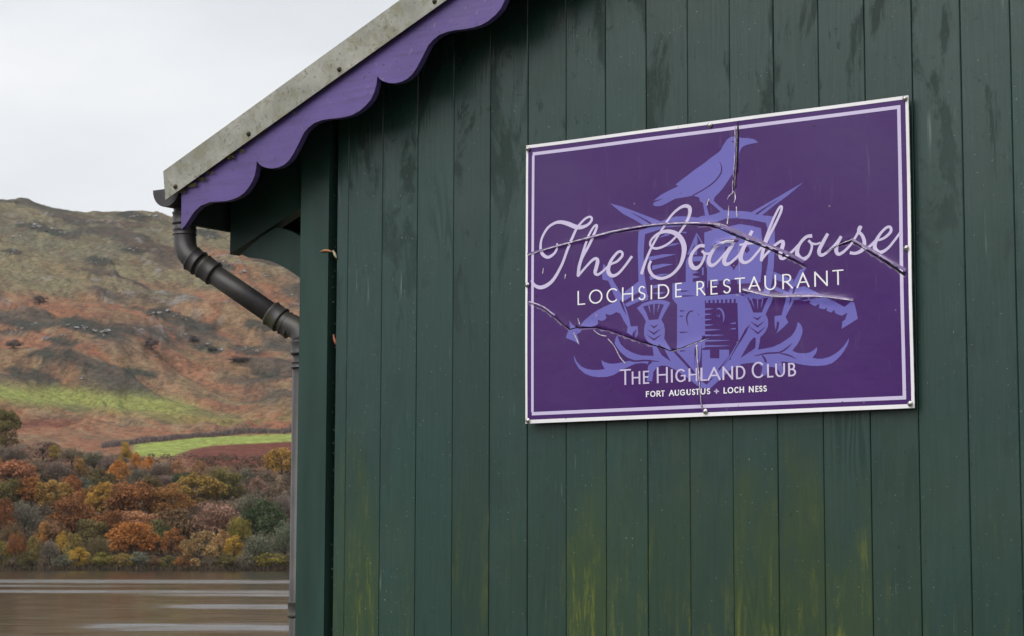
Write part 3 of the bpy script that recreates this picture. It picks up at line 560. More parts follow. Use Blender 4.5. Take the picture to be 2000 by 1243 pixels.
# --- "The Boathouse": pen strokes (x, y, width)
PEN = [
 [(1089.6, 476, 3.4), (1088.9, 484.8, 4), (1083.5, 495.5, 4.6), (1071.3, 503.1, 6), (1060.6, 497, 6.6), (1056.8, 484.8, 5), (1059, 466.5, 4.2), (1069.8, 446.6, 4.6), (1083.5, 436.6, 5.2), (1095.7, 434.3, 7), (1109.5, 437.4, 8.6), (1124.8, 443.5, 8.8), (1137, 444.3, 7), (1149.3, 438.9, 5), (1156.1, 429.8, 4.6), (1153.9, 423.9, 4.4), (1144.7, 426.7, 4.2), (1134, 437.4, 4.2), (1125.6, 449.6, 4.6), (1120.2, 461.9, 5), (1109.5, 487.9, 5), (1098.8, 516.9, 5), (1083.5, 544.4, 6), (1069.8, 557.4, 7.2), (1056, 562, 7.4), (1045, 557.5, 6), (1039.2, 548, 4)],
 [(1130.2, 541.4, 4), (1132.4, 520, 5), (1138.6, 497, 5), (1147.7, 468, 4.2), (1156.9, 448.1, 4), (1164.6, 439.5, 4), (1166, 444, 4.5), (1160, 460.3, 5), (1149.3, 483.3, 5), (1138, 503.2, 6), (1132.2, 521.5, 6), (1130.2, 540, 6)],
 [(1130.5, 539, 4.5), (1143, 524.6, 4.2), (1157, 509.3, 5), (1165.3, 505.4, 6), (1168, 510.8, 7), (1164.6, 526, 7), (1163, 533.2, 6.5), (1167.6, 537.2, 5.4), (1176.8, 531.5, 4.2), (1187.5, 521.5, 4), (1194.4, 516.1, 4), (1205.8, 510.8, 4.6), (1215.4, 500, 5), (1214.5, 492.6, 5), (1207.4, 492.6, 5), (1195, 507.7, 5.6), (1188.8, 524.6, 7), (1190.2, 534.6, 8), (1197, 539.2, 6.6), (1207.4, 535, 5), (1220, 521, 4.6), (1234.4, 500.8, 5)],
 [(1252.5, 536, 6), (1259.7, 513.1, 5), (1270.6, 487.1, 4.6), (1281.6, 466.6, 4.2), (1296.6, 443.4, 4.2), (1313, 420.1, 4.4), (1329.4, 406.2, 5.2), (1341.4, 402.8, 7), (1348, 407.4, 7.6), (1347.4, 420.1, 6), (1340.4, 436.5, 5), (1326.7, 455.7, 4.2), (1307.6, 474.8, 4.2), (1288.4, 484.4, 4.6), (1275.5, 484.8, 4.6), (1269.6, 477.6, 4.2), (1273, 467.6, 4.2), (1285.7, 457, 5.2), (1302, 452.2, 7), (1318.5, 455.7, 9), (1330.6, 466.6, 10), (1336.6, 483, 10), (1334.6, 502.2, 8), (1326.7, 521.3, 6), (1310.3, 537.7, 5.6), (1291, 544.2, 6), (1275.4, 538.6, 6), (1268.2, 526.8, 6), (1268.2, 516.5, 5), (1271.6, 510, 5)],
 [(1377, 481, 6.5), (1366, 481.2, 6), (1353.4, 493.6, 6), (1348.6, 508.6, 7.6), (1351.9, 520.3, 9), (1359.5, 524.6, 8), (1368.8, 518.2, 5.2), (1375.8, 504.9, 4.6), (1376.6, 496.7, 4.6), (1371.8, 490, 5.4)], [(1371.8, 491, 4.6), (1377.3, 495.6, 5), (1385.5, 495.8, 4), (1391, 493, 3)],
 [(1434, 472.5, 6), (1420, 473, 5.4), (1402, 481, 5.4), (1390, 495.3, 7), (1384.8, 510.8, 8), (1389.6, 519, 7.4), (1399, 515.2, 5.2), (1414, 499, 4.2), (1426, 484, 4.4), (1436, 473.5, 5)], [(1435.6, 473, 6), (1428.7, 484, 6.4), (1422, 494, 7), (1415.4, 509, 8), (1418.2, 516.6, 8), (1427.4, 514, 5.2), (1441, 502, 4.6), (1449, 492, 4)],
 [(1470, 451, 6), (1460.2, 470.7, 7), (1450.8, 489.9, 8), (1447.6, 506, 8.6), (1455, 513.6, 6.4), (1467, 508.4, 5), (1482, 491.2, 4.6), (1492, 478, 4)], [(1445, 479, 4), (1461, 476.4, 4.4), (1477, 475.4, 3.6)],
 [(1487.6, 511, 5), (1491.7, 483, 5.6), (1499.9, 455.7, 5), (1512.2, 425.6, 4.6), (1522.5, 406, 4.2), (1527, 403.4, 4.4), (1525.9, 413.3, 5), (1513.5, 440.6, 5), (1499.2, 468, 6), (1491.4, 488.5, 6.6), (1487.8, 509, 6.6)],
 [(1488, 508, 4.6), (1498.5, 495.3, 4.6), (1514.9, 478.9, 4.8), (1526.8, 471.4, 6), (1530, 475.4, 7.4), (1526, 492.6, 7.6), (1524.4, 502.6, 7), (1530, 505.8, 5.4), (1542.3, 496.7, 4.6), (1554.6, 484.4, 4.6), (1560, 478, 4)],
 [(1586.5, 461, 7), (1574.5, 463.5, 6), (1562, 477.2, 6), (1556.8, 493.4, 8), (1561.8, 503.9, 9), (1569.6, 506.6, 8), (1580, 499, 5.2), (1585.6, 484.4, 4.6), (1584.7, 476.2, 4.6), (1579.2, 470, 5.4)], [(1579.5, 471, 4.6), (1586, 476, 4.8), (1595, 477, 4), (1603, 474, 3.4)],
 [(1617.3, 456.6, 6), (1607.9, 473.4, 7), (1600, 489.4, 7.6), (1602.6, 498.6, 7), (1613.5, 494.6, 5.2), (1630.2, 480, 4.6), (1643.6, 462, 5)], [(1643.4, 462, 6), (1635.6, 477.2, 7), (1633.2, 489.6, 7.6), (1637.4, 497, 6.6), (1648.2, 491.8, 5.2), (1662.4, 477.5, 4.6), (1672.7, 461.8, 4.6), (1679.4, 449, 6), (1682, 443.4, 5.6), (1679, 444.4, 5), (1677.6, 452, 6), (1685.5, 462, 6.6), (1689, 476.4, 7), (1684.2, 489, 7), (1671, 495.2, 6), (1660, 494, 6.2)],
 [(1689, 488, 3.4), (1699.7, 481.4, 5), (1711.3, 470, 4.6), (1718.7, 468.9, 4.6), (1729.3, 464, 5), (1740.3, 452.8, 5.6), (1739, 444, 5.6), (1731, 445.6, 5), (1718.3, 459.2, 5.6), (1709.4, 477, 7.4), (1711, 488.2, 8), (1720.3, 493.6, 7), (1734.4, 485.6, 5.2), (1747.3, 470.4, 4.6), (1760, 453, 4.6)]]
for grp in ((0,), (1,), (2,), (3,), (4, 5), (6, 7), (8, 9), (10, 11), (12, 13), (14,), (15,), (16,)):
    bm = bmesh.new()
    for i in grp: add_ribbon(bm, PEN[i], .0019+.00015*(i % 3), 2.5, True, .000006)
    finish_sign('script_letter', bm, M['s_lav'], grid=False)
# --- block capitals as strokes in a unit box (x 0..1, y 0..1 up)
def arc(cx, cy, rx, ry, a0, a1, n=14): return [(cx+rx*math.cos(R(a0+(a1-a0)*i/n)), cy+ry*math.sin(R(a0+(a1-a0)*i/n))) for i in range(n+1)]
GL = {'L': [[(0, 1), (0, 0)], [(0, 0), (1, 0)]], 'O': [arc(.5, .5, .5, .5, 90, 450, 28)], 'C': [arc(.56, .5, .56, .5, 48, 312, 22)], 'H': [[(0, 1), (0, 0)], [(1, 1), (1, 0)], [(0, .52), (1, .52)]],
 'S': [arc(.5, .75, .46, .25, 35, 240, 12)[:-1]+[(.36, .53), (.62, .47)]+arc(.5, .25, .5, .25, 60, -150, 12)[1:]], 'I': [[(.5, 1), (.5, 0)]], 'D': [[(0, 1), (0, 0)], [(0, 1), (.3, 1)]+arc(.35, .5, .65, .5, 90, -90, 16)+[(.3, 0), (0, 0)]],
 'E': [[(0, 1), (0, 0)], [(0, 1), (1, 1)], [(0, .53), (.88, .53)], [(0, 0), (1, 0)]], 'F': [[(0, 1), (0, 0)], [(0, 1), (1, 1)], [(0, .53), (.85, .53)]], 'R': [[(0, 1), (0, 0)], [(0, 1), (.35, 1)]+arc(.4, .74, .42, .26, 90, -90, 12)+[(.35, .48), (0, .48)], [(.38, .48), (1, 0)]],
 'T': [[(.5, 1), (.5, 0)], [(0, 1), (1, 1)]], 'A': [[(0, 0), (.5, 1)], [(.5, 1), (1, 0)], [(.18, .36), (.82, .36)]], 'U': [[(0, 1), (0, .4)]+arc(.5, .4, .5, .4, 180, 360, 14)+[(1, .4), (1, 1)]], 'N': [[(0, 0), (0, 1)], [(0, 1), (1, 0)], [(1, 0), (1, 1)]],
 'G': [arc(.54, .5, .54, .5, 48, 300, 20)+[(1, .12), (1, .48)], [(.62, .48), (1, .48)]], 'B': [[(0, 1), (0, 0)], [(0, 1), (.35, 1)]+arc(.4, .76, .42, .24, 90, -90, 10)+[(0, .52)], [(.35, .52)]+arc(.42, .26, .56, .26, 90, -90, 10)+[(0, 0)]]}
def letters(name, mat, spec, base0, base1, top0, top1, wd, h, small=1.0):
    """spec: (char, x left, x right, big) in photo pixels; baseline/topline given as two photo points each."""
    k = 0
    v_b = (S(*base0)[1]+S(*base1)[1])/2; v_t = (S(*top0)[1]+S(*top1)[1])/2
    for ch, xa, xb, *big in spec:
        bm = bmesh.new()
        y = base0[1]+(base1[1]-base0[1])*((xa+xb)/2-base0[0])/(base1[0]-base0[0])
        ua, ub = S(xa, y)[0], S(xb, y)[0]; lw = wd*PXM; ua += lw/2; ub -= lw/2
        hh = (v_t-v_b)*(1 if (not big or big[0]) else small)
        for st in GL[ch]:
            pts = [(ua+p[0]*(ub-ua), v_b+lw/2+p[1]*(hh-lw)) for p in st]; k += 1
            closed = len(pts) > 20 and abs(pts[0][0]-pts[-1][0])+abs(pts[0][1]-pts[-1][1]) < 1e-5; prev = None
            for i, p in enumerate(pts):
                p = np.array(p)
                a = np.array(pts[i-1] if i else (pts[-2] if closed else pts[0])); b = np.array(pts[i+1] if i+1 < len(pts) else (pts[1] if closed else pts[-1]))
                t = (b-a)/(np.hypot(*(b-a))+1e-12); ang = abs(t[1]); n_ = np.array((-t[1], t[0]))*lw/2*(.78+.30*ang)
                e = t*lw*.42*(1 if i == len(pts)-1 else -1 if i == 0 else 0)*(0 if closed else 1)
                q0, q1 = p+n_+e, p-n_+e; z = h+k*.000004
                cur = (bm.verts.new((q0[0], z, q0[1])), bm.verts.new((q1[0], z, q1[1])))
                if prev: bm.faces.new((prev[0], cur[0], cur[1], prev[1]))
                prev = cur
        finish_sign(name, bm, mat, grid=True)
letters('capital_letter', M['s_white'], [('L', 1129, 1144), ('O', 1151.3, 1177.4), ('C', 1185.4, 1207), ('H', 1215.6, 1237), ('S', 1247, 1261), ('I', 1270, 1275), ('D', 1285.4, 1307.2), ('E', 1319, 1332), ('R', 1361, 1378.5), ('E', 1388.5, 1402.6), ('S', 1413, 1428), ('T', 1436, 1456.5), ('A', 1461.5, 1486.5), ('U', 1494, 1516.5), ('R', 1528.5, 1549), ('A', 1556, 1581), ('N', 1590.5, 1616.5), ('T', 1625.6, 1648)],
        (1129, 596.5), (1640, 557.2), (1129, 568.8), (1640, 526.6), 2.7, .0026)
letters('club_letter', M['s_lav'], [('T', 1211, 1233.5, 1), ('H', 1235, 1251.5, 0), ('E', 1257, 1269, 0), ('H', 1284, 1305, 1), ('I', 1310.5, 1315.5, 0), ('G', 1320, 1339.5, 0), ('H', 1345.5, 1362.5, 0), ('L', 1369, 1381.5, 0), ('A', 1382, 1407.5, 0), ('N', 1411, 1431.5, 0), ('D', 1437.5, 1455.5, 0), ('C', 1468.3, 1492, 1), ('L', 1498.5, 1511, 0), ('U', 1514.5, 1533.5, 0), ('B', 1540, 1555.5, 0)],
        (1220, 752.5), (1548, 736), (1220, 721.5), (1548, 703), 3.2, .0026, .83)
letters('small_letter', M['s_white'], [('F', 1262.4, 1269), ('O', 1270.6, 1281), ('R', 1283, 1291.5), ('T', 1291.6, 1299), ('A', 1307, 1317.5), ('U', 1318.5, 1327), ('G', 1328.7, 1338.4), ('U', 1341.5, 1349.7), ('S', 1351.8, 1358), ('T', 1358.6, 1367), ('U', 1369.6, 1378), ('S', 1380.5, 1387.2), ('L', 1413.2, 1419.9), ('O', 1421, 1432.2), ('C', 1434, 1442.7), ('H', 1444.4, 1453), ('N', 1462.6, 1471.9), ('E', 1475.4, 1481.7), ('S', 1482.6, 1489.3), ('S', 1490.8, 1497.7)],
        (1264, 776.2), (1495, 765.6), (1264, 764.2), (1495, 753.2), 2.0, .0026)
bm = bmesh.new()
for k in range(4):
    a = R(90*k); c_, s_ = math.cos(a), math.sin(a)
    add_poly(bm, rf([(1399.5+x*c_-y*s_, 764.7+x*s_+y*c_) for x, y in ((.5, .6), (3, 1.6), (5.4, 0), (3, -1.6), (.5, -.6))]), .0028)
finish_sign('star_mark', bm, M['s_lav'], grid=False)
# --- lighter strips painting the light that the raised folds catch
bm = bmesh.new()
for pts, w_ in (([(1031, 500), (1060, 491), (1090, 483), (1120, 475), (1150, 467), (1200, 454), (1255, 444), (1300, 439.5), (1340, 438), (1376, 438)], 5.5), ([(1376, 438), (1402, 441), (1430, 452), (1460, 465), (1500, 481.5), (1540, 498.5), (1570, 515)], 7.5), ([(1450, 567), (1470, 572), (1510, 580), (1560, 580), (1610, 581), (1667, 588)], 6.0), ([(1664, 470), (1690, 484), (1720, 501), (1750, 519), (1770, 531)], 6.5), ([(1033, 592), (1060, 601), (1085, 618)], 4.5), ([(1362, 674), (1364, 710), (1367, 745), (1372, 798)], 3.6)):
    rib(bm, [(x, y-w_*.42 if i_ < 0 else y-w_*.40, w_*random.uniform(.7, 1.1)) for i_, (x, y) in enumerate(pts)], .0030, 5)
finish_sign('fold_highlight', bm, M['s_fold'], grid=False)['kind'] = 'stuff'
# --- stress-whitened edges along the folds
bm = bmesh.new()
def crease(pts, off, w0, w1, h=.0032):
    q = catmull([(x, y+off, w0+(w1-w0)*i/(len(pts)-1)) for i, (x, y) in enumerate(pts)], 5); run = []
    for i, p in enumerate(q):
        k = random.random()
        if k < .035 and len(run) > 2:                       # the whitening breaks off and starts again
            run.append((p[0], p[1], .2)); rib(bm, run, h, 9, curve=False); run = []; continue
        run.append((p[0]+random.uniform(-.35, .35), p[1]+random.uniform(-.45, .45), p[2]*random.uniform(.35, .95)))
    if len(run) > 1: rib(bm, run, h, 9, curve=False)
crease([(1031, 501), (1060, 491.5), (1090, 483), (1120, 475)], -2, 2.2, 2.6); crease([(1120, 475), (1150, 467), (1200, 454), (1255, 444), (1300, 439.5), (1340, 438), (1376, 438)], -2.2, 2.0, 2.4)
crease([(1376, 438), (1400, 442), (1420, 448), (1445, 460), (1470, 471), (1500, 484), (1520, 492)], -3.6, 3.0, 2.0); crease([(1398, 438), (1415, 441), (1432, 450), (1447, 457)], -1, 1.5, 5)
crease([(1628, 484), (1664, 470)], -1.5, 1, 2.2); crease([(1664, 471), (1690, 485), (1720, 503), (1745, 519)], -4.2, 1.0, 1.6)
crease([(1034, 592), (1060, 601), (1085, 619)], -2.5, 2.4, 1.6); crease([(1310, 684), (1330, 679), (1360, 667), (1384, 658)], 3.2, 1, 1.4)
crease([(1452, 567), (1470, 572), (1510, 580), (1560, 580), (1610, 581), (1666, 588)], -1.2, 2.6, 1.8)
crease([(1361.5, 674), (1364, 710), (1367, 745), (1372, 800)], 0, 3.4, 1.2); crease([(1444, 480), (1445, 520), (1447, 552)], 0, 1.2, .5)
crease([(1395, 481), (1418, 474), (1436, 470.5)], 0, 1, 4); crease([(1436.5, 246), (1437, 280), (1435, 320), (1431.5, 365), (1431, 380)], 0, 2.0, 1.6)
for pts in ([(1434, 374), (1424, 384), (1421, 390)], [(1435, 376), (1437, 388), (1434, 396)], [(1424, 402), (1423, 420), (1421, 438)], [(1439, 404), (1440, 424)], [(1386, 389), (1383, 396), (1382, 402)], [(1188, 662), (1200, 676), (1212, 698), (1222, 710)], [(1160, 645), (1172, 654), (1185, 657)], [(1129, 622), (1133, 634)], [(1121, 650), (1126, 661), (1131, 672)], [(1106, 536), (1104, 545)], [(1063, 524), (1061, 535)]):
    rib(bm, [(x+random.uniform(-.5, .5), y, random.uniform(1.0, 2.6)) for x, y in pts], .0034, 3)
finish_sign('stress_crease', bm, M['s_crease'], grid=False)['kind'] = 'stuff'
for x, y in ((1031.5, 291), (1387, 245), (1768, 193), (1770.5, 485), (1778, 789), (1378, 804), (1031.5, 822), (1030.5, 557)):
    p = P(x, y, SY-.002); bm = bmesh.new()
    bmesh.ops.create_cone(bm, cap_ends=True, segments=14, radius1=.0075, radius2=.0068, depth=.002)
    bmesh.ops.create_uvsphere(bm, u_segments=12, v_segments=8, radius=.0052, matrix=Matrix.Translation((0, 0, .0012)) @ Matrix.Scale(.65, 4, (0, 0, 1)))
    bmesh.ops.transform(bm, matrix=Matrix.Translation((p.x, SY-.0045, p.z)) @ Matrix.Rotation(R(90), 4, 'X'), verts=bm.verts[:])
    bmobj('screw', bm, M['steel'], sign, True)

# ------------------------------------------------------------------ small things on the building
def leafthing(pts, Y, wd, label, colr):
    q = [P(x, y, Y) for x, y in pts]; vs = []; fs = []
    for i, p in enumerate(q):
        t = (q[min(i+1, len(q)-1)]-q[max(i-1, 0)]).normalized(); n_ = Vector((-t.z, 0, t.x)); ww = wd*math.sin(math.pi*(i+.35)/(len(q)-.3))
        for k, (o, yy) in enumerate(((-1, .004), (0, 0), (1, .004))): vs.append(p+n_*o*ww+Vector((0, yy-.003*math.sin(i), 0)))
    for i in range(len(q)-1):
        for k in (0, 1): a = 3*i+k; fs.append((a, a+1, a+4, a+3))
    o = mesh('dead_leaf', vs, fs, colr, None, True); o.modifiers.new('thickness', 'SOLIDIFY').thickness = .0008
    return tag(o, label, 'leaf')
M['leaf_tan'] = simple('dry_leaf_tan', (.42, .2, .09), .7, .3, 80); M['leaf_pale'] = simple('dry_leaf_pale', (.4, .36, .24), .7, .3, 80); M['leaf_red'] = simple('dry_leaf_red', (.26, .08, .04), .7, .3, 80)
leafthing([(625, 492), (633, 489.5), (641, 490), (648, 492)], -.016, .004, 'tan dead leaf sticking out over the corner board', M['leaf_tan'])
leafthing([(649, 490), (653, 497), (658, 505)], -.004, .005, 'pale curled leaf caught in the dark corner joint', M['leaf_pale'])
leafthing([(650, 654), (652, 662), (655, 670), (657, 676)], .0, .0055, 'reddish dead leaf wedged low in the corner joint', M['leaf_red'])
# cobweb flecks in the joint and moss on the verge: too small to count
def flecks(name, spots, mat, label, cat):
    bm = bmesh.new()
    for p, r in spots:
        for k in range(5):
            d = Vector((random.uniform(-1, 1), random.uniform(-1, .2), random.uniform(-.4, 1))).normalized()*r; s_ = d.cross(Vector((0, 1, .3))).normalized()*r*.25
            o_ = p+Vector((random.uniform(-r, r), random.uniform(-.002, .002), random.uniform(-r, r)))*.5
            bm.faces.new([bm.verts.new(o_-s_), bm.verts.new(o_+s_), bm.verts.new(o_+d)])
    return tag(bmobj(name, bm, mat), label, cat, kind='stuff')
M['fleck'] = simple('debris_flecks', (.25, .22, .17), .8, .5, 60); M['moss'] = simple('dry_moss', (.075, .065, .03), .9, .5, 60, c2=(.2, .17, .08))
flecks('joint_debris', [(P(random.uniform(648, 656), y+random.uniform(-12, 12), .012), random.uniform(.0015, .004)) for y in range(270, 1240, 16)], M['fleck'], 'pale flecks of debris caught in the dark corner joint', 'debris')
sp = []
for x, y, n_, r in ((352, 373, 40, .007), (375, 362, 30, .006), (395, 350, 25, .006), (447, 306, 45, .009), (412, 338, 14, .005), (470, 295, 14, .005), (510, 262, 8, .004), (570, 220, 8, .004)):
    for k in range(n_): sp.append((P(x+random.uniform(-9, 9), y+random.uniform(-2, 2) - (0 if x < 320 else 0), -.158), r*random.uniform(.5, 1.3)))
flecks('moss', sp, M['moss'], 'dry moss tufts along the lower edge of the metal verge', 'moss')

# ------------------------------------------------------------------ loch, near bank, far hillside
WZ = -1.95
def terrain_mat():
    s = NT('hillside_cover'); at = s.n('ShaderNodeAttribute', attribute_name='cover').outputs['Color']
    v = s.pos(); a = s.noise(s.pos((1, 1, 2.5)), .055, 6, .66); b = s.noise(s.pos((1, 1, 2)), .30, 5, .7); c3 = s.noise(v, 1.3, 3, .6)
    k = s.math('ADD', s.math('MULTIPLY', s.ramp(b, .28, .72), .55), s.math('MULTIPLY', s.ramp(c3, .25, .75), .45))
    cc = s.mix(s.math('MULTIPLY', s.ramp(a, .42, .7), .22), at, (.15, .07, .05))
    m = s.n('ShaderNodeMix', data_type='RGBA', blend_type='MULTIPLY'); m.inputs[0].default_value = 1; s.l(cc, m.inputs[6])
    kk = s.ramp(k, .15, .85, .58, 1.4); cb = s.n('ShaderNodeCombineXYZ')
    for i in range(3): s.l(kk, cb.inputs[i])
    s.l(cb.outputs[0], m.inputs[7]); s.base(m.outputs[2]); s.rough(.95); s.b.inputs['Specular IOR Level'].default_value = .1
    s.bump(s.math('ADD', s.math('MULTIPLY', b, 1.5), c3), .36, 1.0); return s.m
PF = np.array([525, 540, 560, 600, 650, 700, 750, 800, 850, 900, 1000, 1100, 1250, 1400, 1550, 1600, 1750, 2100, 2600], float)
PY = np.array([1122, 1117.3, 1106, 1056, 985, 928, 893, 868, 850, 815, 742, 672, 572, 492, 424, 410, 440, 600, 820], float)
RX = np.array([-2500, -1200, -500, -100, 0, 50, 100, 160, 230, 270, 300, 325, 400, 480, 600, 800, 1400, 2600], float)
RY = np.array([560, 470, 400, 392, 395, 397, 407, 415, 418, 415, 421, 430, 432, 440, 462, 500, 560, 640], float)
def tz(x, f):
    """height of the far ground at photo column x and level distance f (arrays)"""
    y = np.interp(f, PF, PY); t = np.clip((f-560)/(1560-560), 0, 1)
    y = y + (np.interp(x, RX, RY)-412)*t**1.6
    y = y + (x-280)*.012*sst(545, 700, f)*(1-t)
    z = CAM.z + (1088.8-y)/FPX*f*1.012
    return z
cols = np.concatenate([np.linspace(-2500, -260, 60), np.arange(-240, 720, 3.2), np.linspace(730, 2400, 40)])
rows = np.concatenate([np.linspace(525, 560, 8), np.linspace(564, 900, 120), np.linspace(904, 1620, 210), np.linspace(1630, 2600, 16)])
XX, FF_ = np.meshgrid(cols, rows); rr = (XX-1000)/FPX*FF_
ZZ = tz(XX, FF_)
am = sst(600, 1000, FF_)*.8+.12*sst(545, 600, FF_)
n1 = fbm(rr/120, (FF_+.5*rr)/85, 4, 3)-.5; DG = FF_+.8*rr; n2 = fbm(rr/75, DG/40, 4, 9)-.5; n3 = fbm(rr/12, DG/10, 3, 21)-.5
crag = np.abs(fbm(rr/70, DG/60, 4, 31)-.5); crag = sst(.05, .0, crag)
ZZ = ZZ + am*(n1*34 + n2*20.0 + n3*2.6 + crag*3.0)*(1-.55*sst(1450, 1560, FF_))*(1-.85*sst(700, 735, FF_)*sst(870, 830, FF_))
TX = FH.x*FF_+RH.x*rr+CAM.x; TY = FH.y*FF_+RH.y*rr+CAM.y
nr, nc = XX.shape; idx = np.arange(nr*nc).reshape(nr, nc)
faces = np.stack([idx[:-1, :-1], idx[:-1, 1:], idx[1:, 1:], idx[1:, :-1]], -1).reshape(-1, 4)
me = bpy.data.meshes.new('hillside'); me.from_pydata(np.stack([TX, TY, ZZ], -1).reshape(-1, 3).tolist(), [], faces.tolist()); me.update()
# ground cover: what grows where; dark tones mix heather and painted rock shade
yim = 1088.8-(ZZ-CAM.z)/FF_*FPX/1.012
def C(*c): return np.array(c)[None, None, :]
heath = C(.150, .135, .082); rust = C(.212, .096, .056); dark = C(.045, .045, .041); straw = C(.225, .165, .098); green = C(.195, .215, .065); rock = C(.19, .185, .18); lush = C(.225, .275, .068); brack = C(.120, .040, .028)
def mixc(a, b, t): return a*(1-t[..., None])+b*t[..., None]
q1 = fbm(rr/95, DG/52, 4, 41); q2 = fbm(rr/58, DG/24, 5, 57); q3 = fbm(rr/190, DG/95, 4, 71); q4 = fbm(rr/9, FF_/8, 4, 77)
cv = np.zeros(XX.shape+(3,))+heath
cv = mixc(cv, np.zeros_like(cv)+C(.115, .112, .078), sst(.42, .6, q1))
cv = mixc(cv, np.zeros_like(cv)+rust, sst(.43, .62, q3*.6+q2*.4+.20*sst(540, 620, yim)-.12*sst(560, 430, yim)))
cv = mixc(cv, np.zeros_like(cv)+straw, sst(.52, .66, q2)*.7*sst(480, 640, yim))
q5 = fbm(rr/5, DG/7, 4, 91); q6 = fbm(rr/26, DG/13, 4, 95)
cv = mixc(cv, np.zeros_like(cv)+C(.118, .110, .062), sst(.48, .66, q6)*.5); cv = mixc(cv, np.zeros_like(cv)+C(.085, .060, .045), sst(.52, .68, q5)*.6); cv = mixc(cv, np.zeros_like(cv)+C(.24, .19, .12), sst(.40, .28, q5)*.35)
band = np.exp(-((yim-650-.05*(XX-100))/26)**2); cv = mixc(cv, np.zeros_like(cv)+dark, band*sst(.40, .56, q2)*sst(520, 300, XX))
cv = mixc(cv, np.zeros_like(cv)+dark, sst(.53, .63, q2*.6+q1*.4)*.8)
cv = mixc(cv, np.zeros_like(cv)+rock, crag*sst(.56, .63, q4)*sst(700, 640, yim)*.6)
gb = np.exp(-((yim-788-.09*(XX-150)+14*(q1-.5))/(15+10*(q3-.3)))**2)*sst(430, 330, XX); cv = mixc(cv, np.zeros_like(cv)+green, np.clip(gb*1.2*sst(.22, .42, q2), 0, 1))
cv = mixc(cv, np.zeros_like(cv)+C(.17, .155, .055), np.exp(-((yim-830)/22)**2)*sst(.42, .6, q1)*.8)
cv = mixc(cv, np.zeros_like(cv)+brack, np.exp(-((yim-838)/16)**2)*sst(230, 120, XX)*sst(.35, .55, q2)*.9)
CRAGS = [(190, 655, 26), (150, 645, 24), (120, 672, 26), (40, 640, 30), (318, 618, 30), (345, 626, 20), (60, 450, 24), (100, 458, 20), (15, 497, 16), (405, 685, 24), (480, 690, 26), (255, 494, 20), (440, 525, 22), (190, 515, 24), (95, 700, 34), (270, 735, 30), (60, 740, 40), (165, 640, 36), (390, 640, 26), (500, 640, 24), (250, 425, 26), (400, 460, 22), (520, 735, 24)]
hw = np.zeros(XX.shape)
for x_, y_, w_ in CRAGS: hw = np.maximum(hw, np.exp(-((XX-x_)/(w_*1.3))**2-((yim-y_-.16*(XX-x_)-3)/(w_*.36))**2))
cv = mixc(cv, np.zeros_like(cv)+C(.036, .040, .034), sst(.30, .52, hw+(q4-.5)*.9)*.92)  # dark heather plus the crags' shade, put into the cover colour
# bright field and the dark bracken bank below it
fu = np.interp(XX, [150, 270, 380, 470, 580, 800], [888, 874, 862, 857, 853, 850]); fl_ = np.interp(XX, [200, 265, 330, 375, 420, 580, 800], [888, 896, 899, 884, 876, 868, 864])
fld = sst(-1.5, 1.5, yim-fu)*sst(1.5, -1.5, yim-fl_)*sst(255, 272, XX)*(FF_ > 690); cv = mixc(cv, np.zeros_like(cv)+lush*(.88+.24*q4[..., None]), fld)
bk = sst(-2, 2, yim-fl_)*sst(925, 912, yim)*sst(345, 385, XX)*(FF_ > 690); cv = mixc(cv, np.zeros_like(cv)+brack, bk)
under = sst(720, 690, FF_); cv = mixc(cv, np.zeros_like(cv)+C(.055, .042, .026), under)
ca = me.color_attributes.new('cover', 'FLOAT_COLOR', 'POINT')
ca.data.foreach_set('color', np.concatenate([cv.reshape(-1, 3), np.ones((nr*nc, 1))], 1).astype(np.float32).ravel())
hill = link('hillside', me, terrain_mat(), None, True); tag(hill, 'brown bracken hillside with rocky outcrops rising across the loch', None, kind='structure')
def ground_z(x, f):
    j = np.clip(np.searchsorted(cols, x), 1, nc-1); i = np.clip(np.searchsorted(rows, f), 1, nr-1)
    tx = (x-cols[j-1])/(cols[j]-cols[j-1]); ty = (f-rows[i-1])/(rows[i]-rows[i-1])
    return float((ZZ[i-1, j-1]*(1-tx)+ZZ[i-1, j]*tx)*(1-ty)+(ZZ[i, j-1]*(1-tx)+ZZ[i, j]*tx)*ty)
# for every photo column: level distance at which the ground shows at photo row y
def dist_at(x, y):
    fs = np.linspace(541, 1560, 600); zz = np.array([ground_z(x, f) for f in fs]); yy = 1088.8-(zz-CAM.z)/fs*FPX/1.012
    m_ = yy < y; return float(fs[np.argmax(m_)]) if m_.any() else float(fs[int(np.argmin(yy))])
def place(x, f): r_ = (x-1000)/FPX*f; p = FR(f, r_, 0); return p.x, p.y

# near bank (below the frame) ; unseen rise beside and behind added to darken low reflections
gr = np.concatenate([np.linspace(-1400, -120, 26), np.linspace(-110, 110, 34), np.linspace(120, 1400, 26)]); gf = np.concatenate([np.linspace(-1400, -80, 24), np.linspace(-70, 44, 40)])
A, B = np.meshgrid(gr, gf); gz = -4.2*sst(24, 42, B) + np.maximum(0, np.hypot(A, np.minimum(B, 0))-90)*.10*sst(40, -10, B) + (fbm(A/40, B/40, 4, 5)-.5)*np.clip((np.hypot(A, B)-40)/40, 0, 6)
gx = CAM.x+FH.x*B+RH.x*A; gy = CAM.y+FH.y*B+RH.y*A; nr2, nc2 = A.shape; id2 = np.arange(nr2*nc2).reshape(nr2, nc2)
me = bpy.data.meshes.new('ground'); me.from_pydata(np.stack([gx, gy, gz], -1).reshape(-1, 3).tolist(), [], np.stack([id2[:-1, :-1], id2[:-1, 1:], id2[1:, 1:], id2[1:, :-1]], -1).reshape(-1, 4).tolist())
